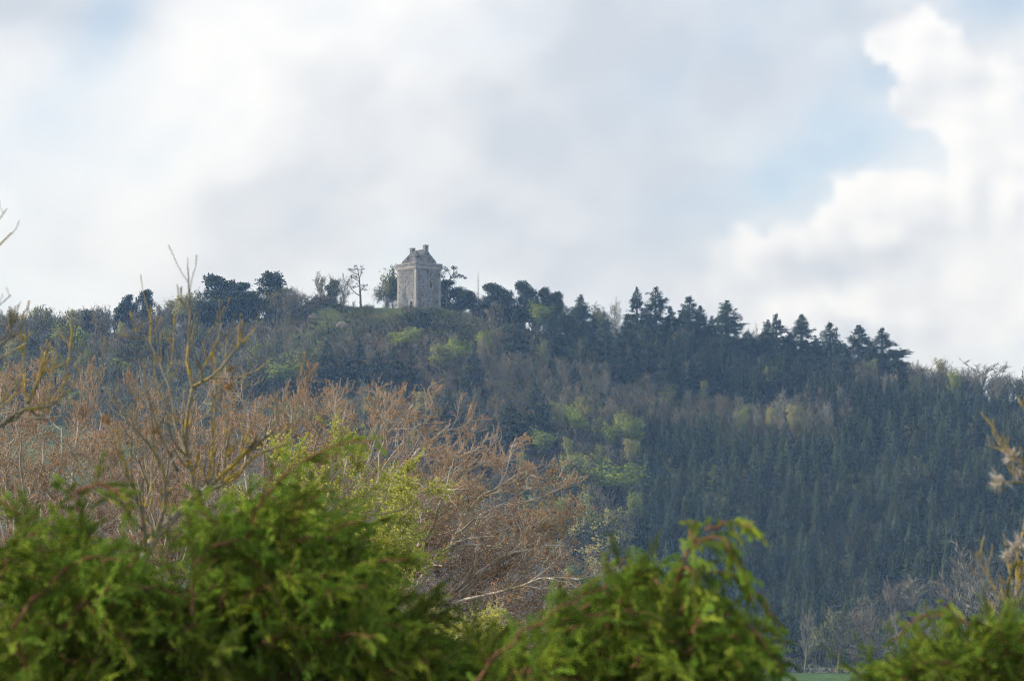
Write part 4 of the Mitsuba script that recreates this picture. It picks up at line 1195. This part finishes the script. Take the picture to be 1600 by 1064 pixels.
# ------------------------------------------------------------------ the ash trees: lichened bare limbs
def ash(key, label, Y, limbs, seed, foot_px, trunk_r, spur=12, extra=None):
    """limbs: [(pixel polyline, depth offsets, foot radius, tip radius)]"""
    r = rng_of(seed)
    add_thing(key, label, 'ash tree')
    crotch = at(*foot_px, Y)
    foot = crotch.copy()
    foot[2] = float(terrain(foot[0], foot[1])) - 0.3
    scene[key + '__trunk'] = Mesh().add(*tubes(resample(np.array([foot, 0.5 * (foot + crotch) + [0.05, 0, 0], crotch]), 7)[None], np.linspace(trunk_r * 1.3, trunk_r, 7)[None], 12)).ply('ash_bark', smooth=True)
    for j, (pts, dy, r0, r1) in enumerate(limbs):
        P = polyline(pts, Y, dy)
        Lt = np.linalg.norm(np.diff(P, axis=0), axis=1).sum()
        k = max(6, int(Lt / 0.07))
        q = resample(P, k)
        q[1:-1] += r.normal(0, 0.0035, (k - 2, 3))
        R = 0.98 * np.linspace(r0, r1, k) * (1 + 0.10 * r.normal(size=k))
        R[::4] *= 1.18                                     # the knuckled look of ash shoots
        m = Mesh().add(*tubes(q[None], R[None], 7))
        n = max(3, int(Lt * spur))
        p, d, rr, f = spawn(r, q[None], R[None], n, 0.12, 1.0, 0.85, 0.3)
        L = r.uniform(0.05, 0.34 if r0 > 0.0075 else 0.11, n)
        P2, R2 = grow(r, p, d + [0, 0, 0.35], L, np.minimum(rr * 0.6, 0.008), 5, 0.18, (0, 0, 0.30), 0.75)
        n = max(1, int(Lt * 2.2))
        p, d, rr, f = spawn(r, q[None], R[None], n, 0.1, 0.62, 0.7, 0.3)
        P4, R4 = grow(r, p, d + [0, 0, 0.3], r.uniform(0.2, 0.62, n) * (1.0 if r0 > 0.0075 and min(v for _, v in pts) > 500 else 0.25), np.minimum(rr * 0.6, 0.008), 8, 0.2, (0, 0, 0.10), 0.6)
        m.add(*tubes(P4, R4, 5))
        p, d, rr, f = spawn(r, P4, R4, 4, 0.3, 1.0, 0.8, 0.3)
        P5, R5 = grow(r, p, d + [0, 0, 0.4], r.uniform(0.04, 0.14, len(p)), 0.0042, 4, 0.18, (0, 0, 0.3), 0.8)
        m.add(*tubes(P5, R5, 4))
        R2[:, -1] *= 1.5                                   # fat terminal buds
        m.add(*tubes(P2, R2, 5))
        scene[numbered(key + '__limb')] = m.ply('ash_bark')


def tuft(key, u, v, Y, seed, size=0.05, n=70, col=(0.30, 0.19, 0.10), dirn=None):
    size *= 1.5
    """A bunch of last year's dry keys."""
    r = rng_of(seed)
    c = at(u, v, Y)
    d = unit(r.normal(size=(n, 3)) + (np.array([0, 0, 0.0]) if dirn is None else np.asarray(dirn)))
    L = size * r.uniform(0.5, 1.2, n)
    v_, f_ = kites(c + r.normal(0, size * 0.12, (n, 3)), d, side_of(r, d), L, L * 0.16)
    scene[numbered(key + '__seed_cluster')] = Mesh().add(v_, f_, rep(tint(r, n, col, 0.35), 4)).ply('dry_leaf')


YA = 16.0
ash('ash_tree', 'bare ash with yellow lichen on upswept limbs in front of the copper beeches', YA, [
    ([(212, 930), (228, 862), (246, 828), (285, 795), (305, 776)], [0, 0, 0, .1, .1], 0.032, 0.020),
    ([(285, 795), (325, 760), (378, 712), (408, 690), (424, 676)], [.1, .05, 0, -.05, -.1], 0.020, 0.008),
    ([(300, 780), (363, 750), (397, 708), (435, 700), (452, 692)], [.1, .2, .3, .3, .35], 0.014, 0.006),
    ([(300, 782), (303, 740), (288, 700), (292, 650), (301, 603)], [.1, .1, .05, 0, 0], 0.015, 0.011),
    ([(301, 603), (288, 565), (295, 546), (297, 500), (297, 471), (293, 413)], [0, 0, .05, .05, .1, .1], 0.011, 0.0035),
    ([(301, 604), (340, 584), (359, 558), (378, 535), (400, 513)], [0, -.1, -.15, -.2, -.2], 0.010, 0.004),
    ([(370, 545), (373, 528), (372, 508)], [-.18, -.15, -.1], 0.006, 0.004),
    ([(303, 598), (325, 561), (340, 535), (346, 504)], [0, .1, .15, .2], 0.008, 0.004),
    ([(292, 720), (272, 650), (262, 588), (239, 550), (231, 528), (237, 483)], [.05, .15, .2, .25, .3, .3], 0.012, 0.004),
    ([(231, 531), (215, 527), (186, 524)], [.3, .28, .25], 0.005, 0.004),
    ([(262, 584), (271, 558), (273, 490)], [.2, .2, .25], 0.006, 0.0035),
    ([(278, 735), (265, 712), (243, 663), (224, 588), (216, 558)], [.0, -.1, -.15, -.2, -.2], 0.010, 0.004),
    ([(246, 828), (262, 770), (246, 700), (213, 678), (179, 625), (149, 584), (138, 558)], [0, -.1, -.2, -.25, -.3, -.3, -.3], 0.014, 0.004),
    ([(325, 758), (330, 720), (335, 640), (339, 584), (333, 550)], [.05, .1, .15, .2, .2], 0.010, 0.004),
    ([(228, 862), (224, 800), (205, 760), (190, 700), (178, 660)], [0, -.2, -.3, -.4, -.4], 0.016, 0.004),
    ([(224, 800), (240, 760), (236, 720), (244, 690)], [-.2, -.1, 0, 0], 0.009, 0.004),
    ([(378, 712), (380, 680), (374, 650)], [0, .05, .1], 0.006, 0.004),
    ([(350, 740), (352, 700), (362, 668)], [.05, .0, -.1], 0.006, 0.004),
    ([(325, 760), (318, 720), (322, 690)], [.05, -.1, -.1], 0.007, 0.004),
    ([(246, 828), (300, 830), (370, 845), (430, 840), (503, 814), (544, 803), (578, 777)], [0, .2, .3, .3, .25, .2, .2], 0.016, 0.005),
    ([(503, 814), (540, 770), (560, 748)], [.25, .3, .3], 0.007, 0.004),
    ([(544, 803), (600, 808), (640, 790)], [.2, .15, .1], 0.007, 0.004),
    ([(430, 840), (470, 850), (530, 860), (590, 850)], [.3, .4, .4, .45], 0.010, 0.004),
    ([(424, 676), (436, 655), (430, 630)], [-.1, -.1, -.1], 0.006, 0.004),
    ([(246, 828), (200, 800), (150, 770), (118, 755)], [0, .1, .2, .2], 0.010, 0.005),
    ([(150, 770), (120, 720), (100, 690)], [.2, .25, .3], 0.007, 0.004),
], 3001, (208, 960), 0.045)
for i, (u, v, s) in enumerate(((243, 672, .03), (165, 655, .03), (225, 785, .035), (404, 690, .03), (360, 575, .022), (358, 605, .03), (505, 720, .03))):
    tuft('ash_tree', u, v, YA, 3100 + i, s, 60, (0.30, 0.17, 0.06))
ash('ash_tree_001', 'bare ash reaching in from the left edge with crusty yellow lichen', 14.5, [
    ([(-120, 720), (-60, 690), (0, 667), (23, 650), (45, 629), (75, 642), (90, 635), (102, 610)], [0, 0, 0, 0, 0, .1, .1, .1], 0.022, 0.006),
    ([(45, 627), (60, 597), (68, 559), (78, 536)], [0, 0, -.1, -.1], 0.010, 0.006),
    ([(44, 630), (36, 600), (36, 560), (39, 508)], [0, .1, .2, .2], 0.007, 0.004),
    ([(94, 620), (109, 563), (113, 484)], [.1, .2, .2], 0.007, 0.004),
    ([(75, 642), (78, 600), (82, 560)], [.1, .1, .1], 0.006, 0.004),
    ([(-140, 590), (-60, 575), (0, 541), (12, 530), (24, 521)], [0, 0, 0, 0, 0], 0.010, 0.007),
    ([(0, 541), (6, 520), (16, 502)], [0, 0, .1], 0.006, 0.004),
    ([(12, 530), (22, 505), (27, 490)], [0, 0, -.1], 0.006, 0.004),
    ([(-136, 540), (-50, 510), (0, 478), (17, 461)], [0, 0, 0, 0], 0.006, 0.003),
    ([(-128, 480), (-40, 420), (0, 386), (5, 372), (18, 364)], [0, 0, 0, 0, 0], 0.007, 0.004),
    ([(-122, 430), (-30, 380), (0, 348), (11, 326)], [0, 0, 0, 0], 0.005, 0.003),
    ([(23, 650), (60, 655), (96, 650)], [0, -.1, -.1], 0.006, 0.004),
    ([(-150, 720), (-150, 640), (-140, 560), (-130, 480), (-120, 420)], [0, 0, 0, 0, 0], 0.02, 0.008),
], 3002, (-130, 900), 0.04)
ash('ash_tree_002', 'bare ash at the right edge with dry pale seed tufts', 13.5, [
    ([(1640, 1100), (1596, 1010), (1592, 960), (1583, 915), (1600, 890), (1606, 860), (1640, 800)], [0, 0, 0, 0, 0, .1, .1], 0.016, 0.007),
    ([(1592, 965), (1575, 952), (1552, 922), (1544, 890), (1538, 868)], [0, -.1, -.1, -.1, -.1], 0.008, 0.004),
    ([(1583, 915), (1576, 890), (1570, 860), (1572, 850)], [0, .1, .1, .1], 0.007, 0.004),
    ([(1640, 800), (1620, 750), (1600, 742), (1584, 752), (1566, 754)], [.1, 0, 0, 0, 0], 0.008, 0.004),
    ([(1620, 750), (1596, 725), (1575, 702), (1560, 690), (1549, 668), (1540, 650)], [0, 0, 0, 0, 0, 0], 0.007, 0.003),
    ([(1575, 702), (1556, 702), (1542, 694)], [0, .1, .1], 0.005, 0.003),
    ([(1640, 720), (1600, 640), (1590, 620)], [0, 0, 0], 0.006, 0.004),
    ([(1592, 1000), (1550, 985), (1520, 980)], [0, .1, .1], 0.008, 0.005),
    ([(1584, 752), (1584, 740), (1582, 728)], [0, 0, 0], 0.005, 0.004),
], 3003, (1650, 1150), 0.03)
for i, (u, v, s, dn) in enumerate(((1566, 752, .055, (-1.2, 0, 0)), (1582, 712, .04, (-.6, 0, .2)), (1592, 852, .05, (-.4, 0, -.2)), (1573, 868, .03, None), (1592, 735, .03, (0, 0, -1)), (1580, 945, .03, None))):
    tuft('ash_tree_002', u, v, 13.5, 3200 + i, s, 70, (0.52, 0.48, 0.42), dn)


# ------------------------------------------------------------------ the cypresses
GREEN = np.array([0.125, 0.222, 0.030])


def frond(r, P, R0, spray, ratio=1.0, green=GREEN, droop=0.02):
    """One bough: stem (mesh) and its feathery foliage (mesh). P: the stem's points."""
    k = 16
    q = resample(P, k)
    q[1:-1] += r.normal(0, 0.006, (k - 2, 3))
    L = np.linalg.norm(np.diff(q, axis=0), axis=1).sum()
    R = np.linspace(R0, 0.0022, k)[None]
    stem, fol = Mesh(), Mesh()
    stem.add(*tubes(q[None], R, 6))
    n1 = max(8, int(L * 36 * ratio))
    plane = unit(r.normal(size=3) * 0.6 + [-0.2, -0.8, 0.5])
    p, d, rr, f = spawn(r, q[None], R, n1, 0.10, 1.0, 0.50, 0.16, plane)
    l1 = spray * (0.45 + 0.85 * np.sin(np.pi * np.clip(0.25 + 0.72 * f, 0, 1))) * r.uniform(0.6, 1.3, n1)
    P1, R1 = grow(r, p, d + 0.16 * r.normal(size=d.shape), l1, 0.0020, 6, 0.07, (0.03, 0, -0.06 - 1.4 * droop), 0.5)
    stem.add(*tubes(P1, R1, 3))
    n2 = 13
    p, d, rr, f2 = spawn(r, P1, R1, n2, 0.06, 1.0, 0.33, 0.12, plane)
    l2 = 0.27 * np.repeat(l1, n2) * (1.15 - 0.7 * f2) * r.uniform(0.6, 1.25, len(p))
    P2, R2 = grow(r, p, d, l2, 0.0017, 4, 0.07, (0.02, 0, -0.05 - droop), 0.6)
    tone = np.repeat(r.uniform(0.5, 1.5, n1), n2)
    yel = np.repeat(r.uniform(0, 1, n1), n2)
    base = green[None] * tone[:, None] * (1 + np.array([0.75, 0.35, 0.25]) * np.clip(yel - 0.45, 0, 1)[:, None] * 2.4)
    nrm = unit(plane + 0.45 * r.normal(size=(n1, 3)))
    nrm = np.where(nrm[:, 1:2] > 0, -nrm, nrm)
    n2v = np.repeat(nrm, n2, axis=0)
    V, Fc = tubes(P2, R2 * 1.1, 3)
    fol.add(V, Fc, rep(base * 0.9, 12), rep(n2v, 12))
    n3 = 8
    p, d, rr, f3 = spawn(r, P2, R2, n3, 0.05, 1.0, 0.42, 0.12, plane)
    l3 = np.clip(0.62 * np.repeat(l2, n3) * (1.15 - 0.7 * f3), 0.008, 0.034) * r.uniform(0.7, 1.3, len(p))
    v, fc = kites(p, d, side_of(r, d), l3, 0.0036, 0.4)
    lift = (0.85 + 0.4 * f3)[:, None]                       # the young ends are paler
    fol.add(v, fc, rep(np.repeat(base, n3, axis=0) * lift, 4), unit(rep(np.repeat(n2v, n3, axis=0), 4) + 0.3 * r.normal(size=(4 * len(p), 3))))
    return stem, fol


def cypress(key, label, Y, boughs, seed, foot_px, trunk_r, fills, green=GREEN):
    """boughs: [(pixel polyline, depth offsets, spray length)] shown plainly; fills: [(u, v, half-width, half-height, count, heading, length px)] the mass behind and below them."""
    r = rng_of(seed)
    add_thing(key, label, 'cypress tree')
    top = at(*foot_px, Y + 0.5)
    foot = top.copy()
    foot[2] = float(terrain(foot[0], foot[1])) - 0.2
    scene[key + '__trunk'] = Mesh().add(*tubes(resample(np.array([foot, 0.5 * (foot + top), top]), 6)[None], np.linspace(trunk_r, trunk_r * 0.35, 6)[None], 10)).ply('cypress_bark', smooth=True)

    def put(stem, fol):
        k = numbered(key + '__branch')
        scene[k] = stem.ply('cypress_bark')
        scene[k + '__foliage'] = fol.ply('thin_leaf')
        labels[k + '__foliage'] = {'kind': 'stuff'}

    for pts, dy, spray, *hang in boughs:
        put(*frond(r, polyline(pts, Y, dy), 0.006, spray * 1.05, 1.45, green=green, droop=hang[0] if hang else 0.02))
    for u, v, hw, hh, n, head, ln in fills:
        for _ in range(n):
            a = math.radians(head + r.normal(0, 32))
            u0, v0 = u + hw * r.uniform(-1, 1), v + hh * r.uniform(-1, 1)
            l = ln * r.uniform(0.7, 1.3)
            dz = r.uniform(-0.3, 0.9)
            pts = [(u0, v0), (u0 + 0.5 * l * math.cos(a), v0 - 0.5 * l * math.sin(a)), (u0 + l * math.cos(a), v0 - l * math.sin(a) + 0.12 * l)]
            put(*frond(r, polyline(pts, Y, [dz + 0.15, dz, dz - 0.2 * r.uniform(0, 1)]), 0.0035, 0.155, 1.35, green * r.uniform(0.7, 1.15), 0.035))


YC = 8.3
YC = 8.3
cypress('cypress_tree', 'feathery green cypress filling the lower left corner', YC, [
    ([(330, 1000), (360, 900), (400, 790), (440, 735), (500, 700), (560, 684), (585, 690)], [0, 0, -.1, -.1, -.15, -.2, -.2], 0.075),
    ([(405, 900), (412, 830), (424, 760), (432, 695)], [.1, .1, .1, .1], 0.045),
    ([(480, 1010), (440, 930), (390, 870), (340, 815), (303, 800)], [-.2, -.2, -.2, -.25, -.3], 0.11),
    ([(140, 930), (133, 850), (125, 795), (113, 760), (92, 752)], [0, 0, 0, 0, 0], 0.07),
    ([(118, 770), (150, 752), (180, 765), (212, 800)], [0, 0, 0, -.1], 0.08),
    ([(60, 900), (50, 830), (20, 790), (-10, 775)], [0, 0, 0, .1], 0.09),
    ([(430, 930), (480, 860), (540, 815), (605, 812)], [0, -.1, -.1, -.1], 0.10),
    ([(440, 990), (520, 910), (570, 880), (640, 872)], [0, -.1, -.2, -.2], 0.10),
    ([(480, 1040), (560, 975), (610, 975), (670, 1010), (710, 1040)], [0, -.1, -.2, -.2, -.2], 0.08),
    ([(150, 990), (190, 930), (240, 915), (290, 935)], [-.3, -.3, -.3, -.3], 0.09),
    ([(20, 980), (80, 900), (130, 870), (190, 875)], [-.3, -.3, -.35, -.4], 0.09),
    ([(-60, 930), (-10, 870), (40, 835), (80, 830)], [-.1, -.1, -.1, -.1], 0.11),
    ([(360, 930), (410, 840), (450, 790), (520, 765)], [.2, .2, .2, .1], 0.07),
    ([(300, 960), (300, 890), (330, 850), (390, 840)], [-.3, -.3, -.3, -.3], 0.10),
], 4001, (300, 1060), 0.09, [
    (60, 1000, 120, 60, 34, 50, 100), (200, 1020, 90, 40, 26, 50, 90), (340, 970, 80, 60, 34, 45, 110), (440, 970, 70, 60, 34, 40, 110), (540, 1030, 70, 40, 26, 25, 100), (630, 1085, 70, 15, 12, 15, 80),
    (40, 910, 50, 30, 8, 60, 70), (140, 915, 40, 30, 8, 60, 70), (370, 890, 50, 40, 14, 50, 90), (440, 880, 40, 40, 12, 40, 90), (250, 1100, 330, 35, 70, 60, 110), (500, 1110, 250, 30, 40, 30, 110)])
cypress('cypress_tree_001', 'green cypress with a nodding brown-stemmed leader at the bottom centre', 7.9, [
    ([(1030, 1090), (1040, 1000), (1046, 930), (1066, 868), (1100, 826), (1130, 834), (1156, 870), (1172, 912), (1176, 940)], [0, 0, 0, 0, 0, -.05, -.05, -.05, -.05], 0.075, 0.12),
    ([(1104, 828), (1136, 815), (1172, 824)], [0, 0, -.05], 0.07, 0.06),
    ([(1085, 845), (1078, 826), (1092, 815)], [0, .1, .1], 0.04),
    ([(800, 1080), (850, 1000), (910, 945), (980, 908), (1030, 885)], [-.1, -.1, -.1, -.1, -.1], 0.085),
    ([(720, 1090), (770, 1030), (820, 985), (870, 950), (950, 915)], [-.2, -.2, -.2, -.2, -.2], 0.085),
    ([(1046, 940), (1020, 900), (990, 882), (965, 876)], [0, .1, .1, .1], 0.065),
    ([(1060, 1050), (1100, 965), (1140, 955), (1190, 1000), (1220, 1050)], [-.1, -.1, -.1, -.1, -.1], 0.07),
    ([(1050, 970), (1085, 930), (1120, 925), (1145, 945)], [0, -.1, -.1, -.1], 0.055),
    ([(1060, 900), (1100, 888), (1150, 900), (1185, 925), (1225, 985)], [0, .1, .15, .2, .2], 0.05, 0.1),
    ([(1060, 890), (1075, 885), (1085, 905), (1090, 935)], [0, -.05, -.1, -.1], 0.045),
    ([(1040, 1000), (980, 955), (930, 955), (890, 990)], [-.2, -.2, -.2, -.2], 0.085),
    ([(1100, 1090), (1150, 1035), (1195, 1035), (1235, 1070)], [0, 0, 0, 0], 0.08),
], 4002, (1030, 1080), 0.05, [
    (860, 1075, 90, 25, 22, 35, 80), (980, 1050, 70, 50, 28, 65, 80), (1070, 1060, 60, 40, 24, 80, 80), (1140, 1075, 50, 20, 12, 100, 60), (980, 975, 50, 30, 9, 50, 60), (900, 1110, 220, 25, 30, 60, 80)])
cypress('cypress_tree_002', 'green cypress rising in the lower right corner', 8.1, [
    ([(1560, 1080), (1540, 1010), (1510, 965), (1470, 955), (1430, 965), (1395, 1000)], [0, 0, 0, 0, 0, 0], 0.04),
    ([(1600, 1090), (1590, 1020), (1560, 985), (1525, 972)], [0, 0, 0, 0], 0.075),
    ([(1500, 1090), (1490, 1040), (1465, 1010), (1440, 1000)], [0, 0, 0, 0], 0.085),
    ([(1420, 1090), (1410, 1065), (1398, 1055)], [0, 0, 0], 0.07),
    ([(1510, 1040), (1490, 970), (1475, 942)], [.2, .2, .2], 0.045),
    ([(1540, 1090), (1500, 1040), (1470, 1030), (1420, 1050)], [-.3, -.3, -.3, -.3], 0.09),
], 4003, (1570, 1080), 0.05, [
    (1550, 1085, 60, 30, 24, 110, 70), (1465, 1092, 55, 14, 14, 115, 55), (1605, 1060, 25, 40, 12, 105, 70), (1520, 1120, 110, 16, 18, 95, 70)])

# ------------------------------------------------------------------ the air
scene['air'] = {'type': 'homogeneous', 'albedo': {'type': 'rgb', 'value': [0.93, 0.95, 0.97]}, 'sigma_t': {'type': 'rgb', 'value': [0.000085, 0.000148, 0.00026]}}
scene['haze'] = {'type': 'cube', 'to_world': T().translate([0, 500, 74.0]).scale([720, 620, 76.5]), 'bsdf': {'type': 'null'}, 'interior': {'type': 'ref', 'id': 'air'}}
add_thing('haze', 'thin blue air between the camera and the hill', 'haze', kind='stuff')
print('spruces', n_spruce, 'bare', n_bare, 'entries', len(scene), 'triangles', sum(len(w[1]) for w in meshkit.WRITTEN.values()))
